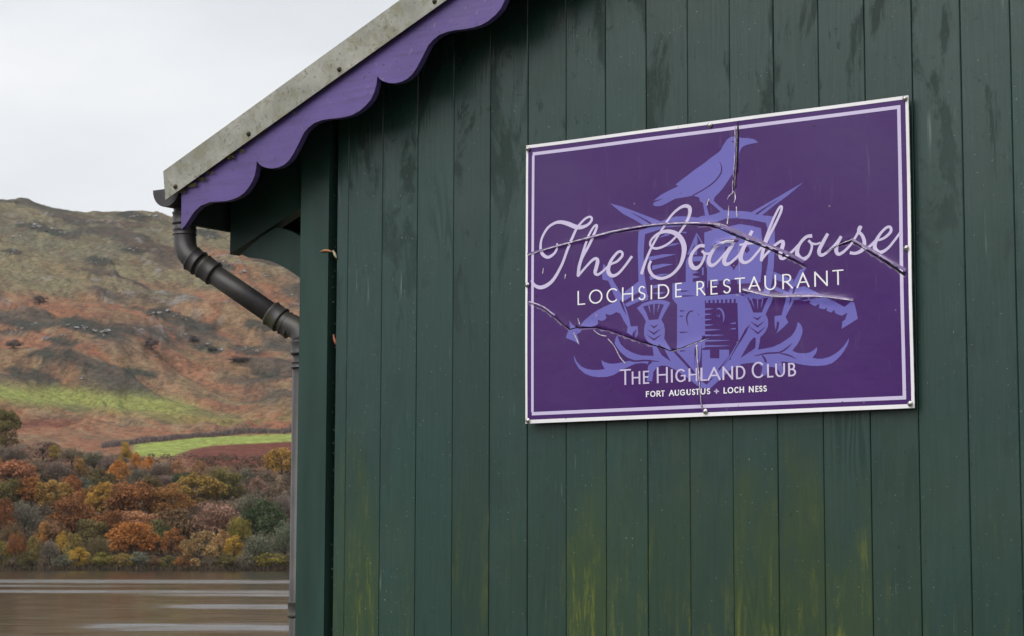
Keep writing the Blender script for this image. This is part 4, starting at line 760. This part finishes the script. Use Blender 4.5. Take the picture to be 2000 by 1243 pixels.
M['ground'] = simple('bank_turf', (.055, .060, .030), .95, .4, .6, c2=(.09, .075, .045), bump=.3)
tag(link('ground', me, M['ground'], None, True), 'turf bank around the boathouse', None, kind='structure')

def water_mat():
    s = NT('loch_water'); v = s.pos((1, 1, 1), rot=(0, 0, -YAW)); s.base((.016, .013, .010))
    geo = s.n('ShaderNodeNewGeometry').outputs['Position']
    sub = s.n('ShaderNodeVectorMath', operation='SUBTRACT'); s.l(geo, sub.inputs[0]); sub.inputs[1].default_value = (CAM.x, CAM.y, 0)
    def dot(d):
        n = s.n('ShaderNodeVectorMath', operation='DOT_PRODUCT'); s.l(sub.outputs[0], n.inputs[0]); n.inputs[1].default_value = tuple(d); return n.outputs['Value']
    fd, rd = dot(FH), dot(RH)
    cb = s.n('ShaderNodeCombineXYZ'); s.l(s.math('MULTIPLY', rd, .012), cb.inputs[0]); s.l(s.math('MULTIPLY', fd, .07), cb.inputs[1])
    wob = s.noise(cb.outputs[0], 1.0, 4, .6); fdw = s.math('ADD', fd, s.math('MULTIPLY', s.math('SUBTRACT', wob, .5), 9.0))
    ang = s.math('DIVIDE', rd, fd)                        # bearing, so that wind lanes can end where they do
    total = None
    for f0, hw, a0, a1, st in ((312, 30, -.60, -.5, 1.0), (222, 13, -.60, -.5, .9), (204, 9, -.19, -.13, .9), (157, 9, -.18, -.13, 1.0), (111, 6.5, -.21, -.165, 1.0), (262, 14, -.12, -.26, .8), (180, 4, -.3, .2, .25), (131, 3, -.3, .2, .2)):
        d = s.math('ABSOLUTE', s.math('SUBTRACT', fdw, f0)); m = s.math('MULTIPLY', s.ramp(d, hw*1.15, hw*.1), st)
        m = s.math('MULTIPLY', m, s.ramp(ang, a0, a1))
        total = m if total is None else s.math('MAXIMUM', total, m)
    cb2 = s.n('ShaderNodeCombineXYZ'); s.l(s.math('MULTIPLY', rd, .12), cb2.inputs[0]); s.l(s.math('MULTIPLY', fd, .9), cb2.inputs[1])
    rag = s.noise(cb2.outputs[0], 1.0, 5, .65); lane = s.math('MULTIPLY', total, s.ramp(rag, .36, .58))
    s.rough(s.math('ADD', s.math('MULTIPLY', lane, .12), .11))
    cb3 = s.n('ShaderNodeCombineXYZ'); s.l(s.math('MULTIPLY', rd, .5), cb3.inputs[0]); s.l(s.math('MULTIPLY', fd, 1.0), cb3.inputs[1])
    rip = s.noise(cb3.outputs[0], 1.1, 4, .6)
    cb4 = s.n('ShaderNodeCombineXYZ'); s.l(s.math('MULTIPLY', rd, .20), cb4.inputs[0]); s.l(s.math('MULTIPLY', fd, .50), cb4.inputs[1]); rp2 = s.noise(cb4.outputs[0], 1.0, 5, .62)
    b = s.n('ShaderNodeBump'); b.inputs['Distance'].default_value = .12; s.l(s.math('ADD', s.math('MULTIPLY', lane, .5), .10), b.inputs['Strength']); s.l(rip, b.inputs['Height'])
    tl_ = s.n('ShaderNodeVectorMath', operation='SCALE'); tl_.inputs[0].default_value = tuple(-FH); s.l(s.math('ADD', s.math('ADD', s.math('MULTIPLY', lane, .135), .016), s.math('MULTIPLY', s.math('SUBTRACT', rp2, .5), s.math('ADD', s.math('MULTIPLY', lane, .20), .12))), tl_.inputs['Scale'])   # ripple faces that can be seen across the loch lean towards this bank
    ad = s.n('ShaderNodeVectorMath', operation='ADD'); s.l(b.outputs[0], ad.inputs[0]); s.l(tl_.outputs[0], ad.inputs[1]); nz = s.n('ShaderNodeVectorMath', operation='NORMALIZE'); s.l(ad.outputs[0], nz.inputs[0]); s.l(nz.outputs[0], s.b.inputs['Normal'])
    s.b.inputs['IOR'].default_value = 1.33; return s.m
p4 = [FR(30, -3000, WZ), FR(30, 3000, WZ), FR(700, 3000, WZ), FR(700, -3000, WZ)]
wm = mesh('water', p4, [(0, 1, 2, 3)], water_mat()); tag(wm, 'calm brown loch with pale wind lanes', None, kind='structure')

# rock outcrops on the hill: pieces of the hillside
def rock_mesh(seed):
    rs = random.Random(seed); bm = bmesh.new(); bmesh.ops.create_icosphere(bm, subdivisions=2, radius=1)
    for v in bm.verts:
        k = 1+.35*rs.uniform(-1, 1); v.co = Vector((v.co.x*k, v.co.y*k, max(v.co.z, -.4)*(.55+.2*rs.random())))
    me_ = bpy.data.meshes.new('rock'); bm.to_mesh(me_); bm.free(); me_.materials.append(M['rock']); return me_
M['rock'] = simple('grey_crag', (.10, .10, .10), .9, .5, .7, c2=(.38, .37, .37), bump=.5)
rk = [rock_mesh(i) for i in range(7)]
RK = [(190, 655, 26), (170, 650, 16), (150, 645, 20), (205, 662, 14), (120, 640, 15), (300, 621, 18), (318, 618, 24), (340, 624, 18), (360, 630, 12), (100, 672, 22), (112, 664, 14), (28, 652, 14), (60, 640, 12), (12, 497, 18), (60, 448, 22), (85, 455, 18), (110, 460, 14), (30, 440, 20), (395, 683, 20), (420, 690, 16), (470, 686, 20), (495, 692, 15), (352, 662, 12), (255, 494, 14), (180, 520, 16), (200, 512, 12), (90, 425, 16), (250, 425, 18), (290, 425, 20), (420, 530, 16), (445, 520, 20), (400, 500, 14), (470, 540, 16), (520, 545, 14), (390, 455, 14), (410, 470, 16), (575, 600, 16), (560, 585, 12), (150, 745, 12), (160, 760, 10), (300, 700, 12), (250, 560, 9), (230, 640, 10), (60, 690, 12), (20, 470, 14), (140, 480, 12)]
RK2 = []
for x, y, wpx in RK:
    for k in range(3): RK2.append((x+random.uniform(-.7, .7)*wpx, y+random.uniform(-.22, .22)*wpx, wpx*random.uniform(.45, 1.0)))
for i, (x, y, wpx) in enumerate(RK2):
    f = dist_at(x, y+2); px, py = place(x, f); o = link('rock', rk[i % 7], None, hill); sz = wpx/FPX*f/2*.62
    o.location = (px, py, ground_z(x, f)+sz*.02); o.scale = (sz*random.uniform(.8, 1.3), sz*.8, sz*random.uniform(.5, .85)); o.rotation_euler = (random.uniform(-.2, .2), random.uniform(-.2, .2), random.uniform(0, 6))

# ------------------------------------------------------------------ trees
def leaf_mat(name, trans=.08):
    s = NT(name); oc = s.n('ShaderNodeObjectInfo').outputs['Color']; at = s.n('ShaderNodeAttribute', attribute_name='tone').outputs['Fac']
    c = s.mix(s.ramp(at, 0, 1), (.5, .5, .5), (1.5, 1.5, 1.5)); m = s.n('ShaderNodeMix', data_type='RGBA', blend_type='MULTIPLY'); m.inputs[0].default_value = 1; s.l(oc, m.inputs[6]); s.l(c, m.inputs[7])
    s.base(m.outputs[2]); s.rough(.8); s.b.inputs['Specular IOR Level'].default_value = .15
    tr_ = s.n('ShaderNodeBsdfTranslucent'); s.l(m.outputs[2], tr_.inputs[0]); ms = s.n('ShaderNodeMixShader'); ms.inputs[0].default_value = trans; s.l(s.b.outputs[0], ms.inputs[1]); s.l(tr_.outputs[0], ms.inputs[2]); s.l(ms.outputs[0], s.out.inputs[0]); return s.m
M['leaf'] = leaf_mat('autumn_leaves'); M['bark'] = simple('bark', (.055, .045, .038), .9, .4, 2.0)
def cards(cent, nrm, size, tone, rs):
    n = len(cent); rv = rs.normal(size=(n, 3)); t = np.cross(nrm, rv); t /= np.linalg.norm(t, axis=1)[:, None]+1e-9; b = np.cross(nrm, t)
    sz = size[:, None]; asp = rs.uniform(.6, 1.0, (n, 1))
    v = np.stack([cent-t*sz, cent+b*sz*asp, cent+t*sz, cent-b*sz*asp], 1).reshape(-1, 3)
    return v, np.arange(4*n).reshape(n, 4), np.repeat(tone, 4)
def crown_mesh(seed, kind):
    rs = np.random.RandomState(seed)
    if kind == 'oak': ncl, nl, cr, ls, zc, zr, rx = 64, 125, .125, .0165, .50, .45, .40
    elif kind == 'birch': ncl, nl, cr, ls, zc, zr, rx = 38, 110, .13, .0165, .52, .44, .34
    elif kind == 'shrub': ncl, nl, cr, ls, zc, zr, rx = 34, 120, .15, .019, .44, .44, .40
    else: ncl, nl, cr, ls, zc, zr, rx = 40, 34, .14, .016, .48, .45, .40
    cs = []; 
    while len(cs) < ncl:
        d = rs.normal(size=3); d /= np.linalg.norm(d)
        if d[2] < (-.85 if kind == 'shrub' else -.68): continue
        r = rs.uniform(.62, 1.0); p = np.array([d[0]*rx*r, d[1]*rx*r, zc+d[2]*zr*r*.92])
        if kind == 'birch': k = 1.25-.8*(p[2]-.2); p[:2] *= max(.35, k)
        cs.append(p)
    V, T, N, S_, = [], [], [], []
    for p in cs:
        k = int(nl*rs.uniform(.7, 1.3)); d = rs.normal(size=(k, 3)); d /= np.linalg.norm(d, axis=1)[:, None]; d[:, 2] = np.where(d[:, 2] < -.3, -d[:, 2], d[:, 2])
        rad = cr*rs.uniform(.7, 1.25)*rs.uniform(.72, 1.05, (k, 1)); q = p+d*rad; V.append(q); N.append(d*.45+rs.normal(size=(k, 3))*.7)
        T.append(np.clip(.5+rs.uniform(-.28, .28)+rs.normal(size=k)*.07, 0, 1)); S_.append(ls*rs.uniform(.6, 1.35, k))
    cent = np.concatenate(V); nn = np.concatenate(N); nn /= np.linalg.norm(nn, axis=1)[:, None]
    v, f, t = cards(cent, nn, np.concatenate(S_), np.concatenate(T), rs)
    if kind == 'bare':                                     # fine twigs
        n = 2600; d = rs.normal(size=(n, 3)); d /= np.linalg.norm(d, axis=1)[:, None]; d[:, 2] = np.abs(d[:, 2])*.9-.15
        r = rs.uniform(.25, .95, (n, 1)); base = np.stack([d[:, 0]*rx*r[:, 0], d[:, 1]*rx*r[:, 0], .42+d[:, 2]*.5*r[:, 0]], 1)
        dr = d*.6+np.array([0, 0, .6])+rs.normal(size=(n, 3))*.35; dr /= np.linalg.norm(dr, axis=1)[:, None]; ln = rs.uniform(.06, .17, (n, 1)); sd_ = np.cross(dr, rs.normal(size=(n, 3))); sd_ /= np.linalg.norm(sd_, axis=1)[:, None]; wd = rs.uniform(.0022, .005, (n, 1))
        tv = np.stack([base-sd_*wd, base+sd_*wd, base+dr*ln+sd_*wd*.3, base+dr*ln-sd_*wd*.3], 1).reshape(-1, 3)
        f = np.concatenate([f, np.arange(4*n).reshape(n, 4)+len(v)]); v = np.concatenate([v, tv]); t = np.concatenate([t, np.repeat(np.clip(.42+rs.normal(size=n)*.15, 0, 1), 4)])
    me_ = bpy.data.meshes.new('crown'); me_.from_pydata(v.tolist(), [], f.tolist()); a = me_.attributes.new('tone', 'FLOAT', 'POINT'); a.data.foreach_set('value', t.astype(np.float32)); me_.materials.append(M['leaf']); return me_
def trunk_mesh(seed, kind):
    rs = random.Random(seed); bm = bmesh.new(); t0 = .030 if kind != 'birch' else .018
    tube(bm, [(0, 0, -.06), (.005, 0, .1), (.01, .005, .3), (0, .01, .55)], [t0*1.3, t0, t0*.8, t0*.45], 7)
    for k in range(9 if kind != 'bare' else 15):
        a = rs.uniform(0, 6.28); z = rs.uniform(.18, .5); ln = rs.uniform(.2, .36); e = Vector((math.cos(a)*ln, math.sin(a)*ln, z+rs.uniform(.12, .38)))
        m_ = Vector((e.x*.5, e.y*.5, z+(e.z-z)*.42)); tube(bm, [(0, 0, z), m_, e], [t0*.45, t0*.3, t0*.1], 5)
    me_ = bpy.data.meshes.new('trunk'); bm.to_mesh(me_); bm.free(); me_.materials.append(M['bark']); return me_
KM = {k: [(crown_mesh(100*i+j, k), trunk_mesh(100*i+j, k)) for j in range(n)] for i, (k, n) in enumerate((('oak', 5), ('birch', 3), ('shrub', 4), ('bare', 4)))}
COLS = {'rust': ((.300, .125, .045), 'rust-brown'), 'drust': ((.230, .098, .042), 'dark russet'), 'orange': ((.480, .205, .052), 'bright orange'), 'ochre': ((.345, .195, .055), 'ochre'), 'gold': ((.400, .255, .050), 'golden yellow'), 'yolive': ((.260, .205, .055), 'yellow-olive'),
        'olive': ((.150, .135, .050), 'olive'), 'dgreen': ((0.069, 0.088, 0.045), 'dark green'), 'grey': ((.205, .160, .120), 'grey leafless'), 'pink': ((.270, .175, .120), 'pinkish brown'), 'tan': ((.370, .205, .095), 'tan'), 'brown': ((.190, .120, .062), 'brown'), 'ggreen': ((0.163, 0.160, 0.117), 'grey-green')}
KN = {'oak': ('oak_tree', 'round-crowned tree'), 'birch': ('birch_tree', 'slender birch'), 'shrub': ('shrub', 'bushy shrub'), 'bare': ('bare_tree', 'twiggy tree')}
# x centre, top, bottom, width in an enlarged view of the wood (2.807 px per photo pixel from (0, 800)); colour, kind, row
TR = [(30, 700, 880, 110, 'yolive', 'shrub', 'shore'), (110, 655, 880, 120, 'rust', 'bare', 'shore'), (200, 680, 872, 90, 'yolive', 'shrub', 'shore'), (255, 618, 830, 110, 'ochre', 'birch', 'shore'), (290, 700, 882, 120, 'grey', 'bare', 'shore'), (355, 665, 840, 90, 'gold', 'birch', 'shore'), (425, 660, 870, 130, 'yolive', 'shrub', 'shore'), (455, 750, 882, 130, 'gold', 'shrub', 'shore'), (560, 680, 872, 140, 'brown', 'bare', 'shore'), (590, 775, 884, 140, 'yolive', 'shrub', 'shore'),
 (735, 615, 855, 255, 'orange', 'oak', 'shore'), (700, 785, 884, 150, 'yolive', 'shrub', 'shore'), (790, 770, 884, 110, 'ggreen', 'shrub', 'shore'), (865, 795, 890, 100, 'brown', 'shrub', 'shore'), (930, 795, 884, 110, 'olive', 'shrub', 'shore'), (960, 655, 850, 160, 'rust', 'birch', 'shore'), (1110, 640, 880, 190, 'tan', 'shrub', 'shore'), (1220, 655, 850, 130, 'tan', 'birch', 'shore'), (1295, 695, 870, 140, 'gold', 'birch', 'shore'), (1255, 785, 886, 130, 'olive', 'shrub', 'shore'), (1430, 655, 882, 180, 'ggreen', 'bare', 'shore'), (1500, 780, 890, 190, 'yolive', 'shrub', 'shore'), (1600, 790, 890, 110, 'olive', 'shrub', 'shore'), (1375, 770, 890, 120, 'grey', 'shrub', 'shore'), (1030, 790, 886, 110, 'rust', 'shrub', 'shore'), (160, 770, 886, 110, 'olive', 'shrub', 'shore'), (370, 790, 888, 110, 'ggreen', 'shrub', 'shore'), (-40, 690, 880, 120, 'ochre', 'shrub', 'shore'),
 (25, 485, 720, 135, 'drust', 'oak', 'middle'), (150, 485, 690, 200, 'grey', 'bare', 'middle'), (60, 380, 520, 140, 'olive', 'oak', 'middle'), (185, 375, 520, 170, 'rust', 'oak', 'middle'), (300, 372, 520, 180, 'ochre', 'oak', 'middle'), (395, 362, 480, 110, 'rust', 'oak', 'middle'), (415, 465, 680, 220, 'drust', 'oak', 'middle'), (490, 435, 560, 150, 'rust', 'oak', 'middle'), (570, 405, 580, 165, 'gold', 'oak', 'middle'), (740, 370, 600, 260, 'drust', 'oak', 'middle'), (835, 365, 490, 120, 'brown', 'oak', 'middle'), (945, 415, 600, 200, 'rust', 'oak', 'middle'), (780, 555, 700, 210, 'tan', 'oak', 'middle'), (990, 550, 710, 250, 'brown', 'oak', 'middle'), (1200, 465, 720, 310, 'pink', 'bare', 'middle'), (1100, 355, 520, 225, 'ochre', 'oak', 'middle'), (1240, 330, 500, 165, 'olive', 'oak', 'middle'), (1010, 345, 470, 110, 'dgreen', 'oak', 'middle'), (1460, 500, 720, 195, 'dgreen', 'oak', 'middle'), (1400, 435, 610, 190, 'ggreen', 'bare', 'middle'), (1560, 435, 640, 150, 'grey', 'bare', 'middle'), (1575, 590, 800, 150, 'ggreen', 'bare', 'middle'), (600, 555, 720, 160, 'drust', 'oak', 'middle'), (470, 382, 470, 90, 'ggreen', 'oak', 'middle'), (300, 600, 740, 160, 'brown', 'oak', 'middle'), (80, 600, 740, 140, 'brown', 'bare', 'middle'), (1320, 560, 740, 150, 'yolive', 'bare', 'middle'), (520, 600, 740, 150, 'olive', 'oak', 'middle'), (880, 610, 740, 130, 'olive', 'oak', 'middle'), (660, 470, 610, 130, 'brown', 'oak', 'middle'),
 (80, 278, 420, 215, 'tan', 'oak', 'upper'), (-15, 235, 370, 90, 'orange', 'birch', 'upper'), (440, 265, 390, 115, 'ochre', 'birch', 'upper'), (560, 332, 440, 130, 'olive', 'oak', 'upper'), (650, 272, 420, 150, 'orange', 'birch', 'upper'), (690, 180, 300, 90, 'gold', 'birch', 'upper'), (752, 235, 340, 70, 'orange', 'birch', 'upper'), (812, 255, 375, 90, 'orange', 'birch', 'upper'), (890, 275, 390, 145, 'grey', 'bare', 'upper'), (980, 275, 390, 95, 'tan', 'birch', 'upper'), (1090, 275, 380, 115, 'tan', 'birch', 'upper'), (1180, 295, 420, 140, 'pink', 'bare', 'upper'), (920, 345, 440, 130, 'grey', 'bare', 'upper'), (775, 310, 410, 120, 'grey', 'bare', 'upper'), (320, 265, 400, 165, 'grey', 'bare', 'upper'), (200, 262, 370, 180, 'grey', 'bare', 'upper'), (90, 185, 300, 165, 'grey', 'bare', 'upper'), (240, 168, 262, 210, 'pink', 'shrub', 'upper'), (305, 195, 280, 90, 'yolive', 'birch', 'upper'), (400, 195, 300, 160, 'grey', 'bare', 'upper'), (520, 212, 335, 165, 'grey', 'bare', 'upper'), (1360, 315, 440, 110, 'ggreen', 'birch', 'upper'), (1425, 362, 490, 120, 'pink', 'birch', 'upper'), (1545, 362, 490, 125, 'pink', 'birch', 'upper'), (1550, 195, 365, 165, 'ochre', 'oak', 'upper'), (35, 0, 185, 150, 'olive', 'oak', 'upper'), (40, 110, 200, 150, 'brown', 'shrub', 'upper'), (-20, 120, 210, 120, 'olive', 'shrub', 'upper'), (1310, 385, 480, 115, 'pink', 'bare', 'upper'), (610, 245, 355, 130, 'grey', 'bare', 'upper'), (20, 190, 300, 120, 'grey', 'bare', 'upper'), (1290, 470, 600, 150, 'grey', 'bare', 'upper')]
ORD = ['first', 'second', 'third', 'fourth', 'fifth', 'sixth', 'seventh', 'eighth', 'ninth', 'tenth', 'eleventh', 'twelfth']
WH = {'shore': 'on the far shore', 'middle': 'in the middle of the far wood', 'upper': 'atop the far wood'}
from collections import defaultdict
grp = defaultdict(list)
for t in TR: grp[(t[4], t[5], t[6])].append(t)
for k in grp: grp[k].sort(key=lambda t: t[0])
def plant_tree(name, label, cat, group, x, f, ztop, wm_, colr, km):
    zg = ground_z(x, f); h = max(2.0, ztop-zg); px, py = place(x, f)
    o = thing(name, label, cat, group, (px, py, zg)); o.scale = (wm_, wm_*.95, h); o.rotation_euler.z = random.uniform(0, 6.28)
    c = link('crown', km[0], None, o); c.color = (*[max(0, v*random.uniform(.9, 1.1)) for v in colr], 1); link('trunk', km[1], None, o); return o
for i, t in enumerate(TR):
    cx_, ct, cb_, cw, ck, kd, row = t; x = cx_/2.807; yt = 800+ct/2.807; yb = 800+cb_/2.807
    f = dist_at(x, min(yb+(2 if row == 'shore' else 26 if row == 'middle' else 18), 1114)) + random.uniform(0, 3)
    ztop = G(x, yt-(4 if kd == 'oak' else 1), f).z; g = grp[(ck, kd, row)]; cn = COLS[ck][1]
    lab = f'{cn} {KN[kd][1]} {WH[row]}'
    if len(g) > 1:
        k = g.index(t); lab = f'{ORD[k] if k < len(g)-1 else "last"} from left of the {cn} {KN[kd][1]}s {WH[row]}'
    plant_tree(KN[kd][0], lab, 'shrub' if kd == 'shrub' else 'tree', 'trees of the wood across the loch', x, f, ztop, cw/2.807/FPX*f*(1.40 if kd == 'oak' else 1.18), COLS[ck][0], KM[kd][i % len(KM[kd])])
for x, yt, yb, wpx, lab in ((71, 576, 604, 34, 'purple-grey bush high on the left of the hillside'), (292, 656, 694, 30, 'grey bush in the red bracken mid hillside'), (465, 694, 716, 44, 'dark low bush on the hillside beside the downpipe elbow'), (22, 662, 690, 40, 'dark bush at the left edge under the crags'), (375, 655, 676, 26, 'small grey-green bush right of the outcrops'), (412, 676, 694, 24, 'small dark bush on the right slope below the crags')):
    f = dist_at(x, yb); plant_tree('hill_bush', lab, 'bush', 'bushes on the hillside', x, f, G(x, yt, f).z, wpx/FPX*f*1.1, (.12, .10, .10), KM['shrub'][int(x) % 4])

# ------------------------------------------------------------------ masses nobody could count
def brush(name, spots, colr, hgt, label, cat, seed, blade=.25):
    rs = np.random.RandomState(seed); n = len(spots); base = np.array(spots); up = np.stack([rs.normal(size=n)*.35, rs.normal(size=n)*.35, np.ones(n)], 1)
    up /= np.linalg.norm(up, axis=1)[:, None]; ln = (hgt*rs.uniform(.4, 1.15, n))[:, None]; sd_ = np.cross(up, rs.normal(size=(n, 3))); sd_ /= np.linalg.norm(sd_, axis=1)[:, None]; wd = blade*rs.uniform(.5, 1.2, (n, 1))
    v = np.stack([base-sd_*wd, base+sd_*wd, base+up*ln+sd_*wd*.8, base+up*ln-sd_*wd*.8], 1).reshape(-1, 3)
    me_ = bpy.data.meshes.new(name); me_.from_pydata(v.tolist(), [], np.arange(4*n).reshape(n, 4).tolist()); a = me_.attributes.new('tone', 'FLOAT', 'POINT'); a.data.foreach_set('value', np.repeat(np.clip(rs.normal(size=n)*.2+.5, 0, 1), 4).astype(np.float32))
    o = link(name, me_, M['leaf']); o.color = (*colr, 1); return tag(o, label, cat, kind='stuff')
def band_spots(n, xf, jit, seed):
    rs = random.Random(seed); out = []
    for k in range(n):
        x, f = xf(rs); p = place(x, f); out.append((p[0], p[1], ground_z(x, f)-.1))
    return out
hx = np.linspace(195, 580, 40); hf = [dist_at(a, float(np.interp(a, [150, 270, 380, 470, 580], [891, 875, 862.5, 857, 853]))) for a in hx]
brush('bare_hedge', band_spots(5200, lambda r_: (lambda a: (a, float(np.interp(a, hx, hf))+r_.uniform(2, 12)))(r_.uniform(200, 578)), 0, 3), (.15, .12, .115), 1.7, 'thin belt of bare purple-grey saplings above the bright green field', 'hedge', 5, .10)
brush('undergrowth', band_spots(4000, lambda r_: (r_.uniform(-60, 640), 542+r_.random()**2*22), 0, 4), (.075, .055, .034), 1.2, 'brown scrub and reeds along the far shore', 'undergrowth', 6, .14)
rs = np.random.RandomState(5); Vs, Ns, Ts, Ss = [], [], [], []
for k in range(760):
    x = rs.uniform(-80, 640); f = rs.uniform(556, 735); p = place(x, f); zg = ground_z(x, f); rad = rs.uniform(1.2, 3.0); n_ = 70; d = rs.normal(size=(n_, 3)); d /= np.linalg.norm(d, axis=1)[:, None]; d[:, 2] = np.abs(d[:, 2])
    hh = rs.uniform(.3, 1.0)*(4.6 if f < 680 else 1.4); Vs.append(np.array([p[0], p[1], zg+hh])+d*rad*np.array([1, 1, .75])*rs.uniform(.6, 1.05, (n_, 1))); Ns.append(d*.4+rs.normal(size=(n_, 3))*.7); Ts.append(np.clip(rs.uniform(.15, .75)+rs.normal(size=n_)*.12, 0, 1)); Ss.append(rs.uniform(.12, .28, n_))
nn = np.concatenate(Ns); nn /= np.linalg.norm(nn, axis=1)[:, None]; v_, f_, t_ = cards(np.concatenate(Vs), nn, np.concatenate(Ss), np.concatenate(Ts), rs)
me = bpy.data.meshes.new('scrub'); me.from_pydata(v_.tolist(), [], f_.tolist()); a_ = me.attributes.new('tone', 'FLOAT', 'POINT'); a_.data.foreach_set('value', t_.astype(np.float32))
o = link('scrub', me, M['leaf']); o.color = (.115, .078, .050, 1); tag(o, 'brown leafy scrub filling the gaps between the trees of the far wood', 'scrub', kind='stuff')

# ------------------------------------------------------------------ thin autumn haze over the loch
hz = boxbm(-3600, 3600, -3600, 3600, -60, 330)
hm = bpy.data.materials.new('thin_haze'); hm.use_nodes = True; hm.node_tree.nodes.clear()
ho = hm.node_tree.nodes.new('ShaderNodeOutputMaterial'); hv = hm.node_tree.nodes.new('ShaderNodeVolumePrincipled')
hv.inputs['Color'].default_value = (.93, .95, 1, 1); hv.inputs['Density'].default_value = .00003; hv.inputs['Anisotropy'].default_value = .2
hm.node_tree.links.new(hv.outputs[0], ho.inputs['Volume'])
tag(bmobj('haze', hz, hm), 'thin pale haze hanging over the loch and hillside', 'haze', kind='stuff')
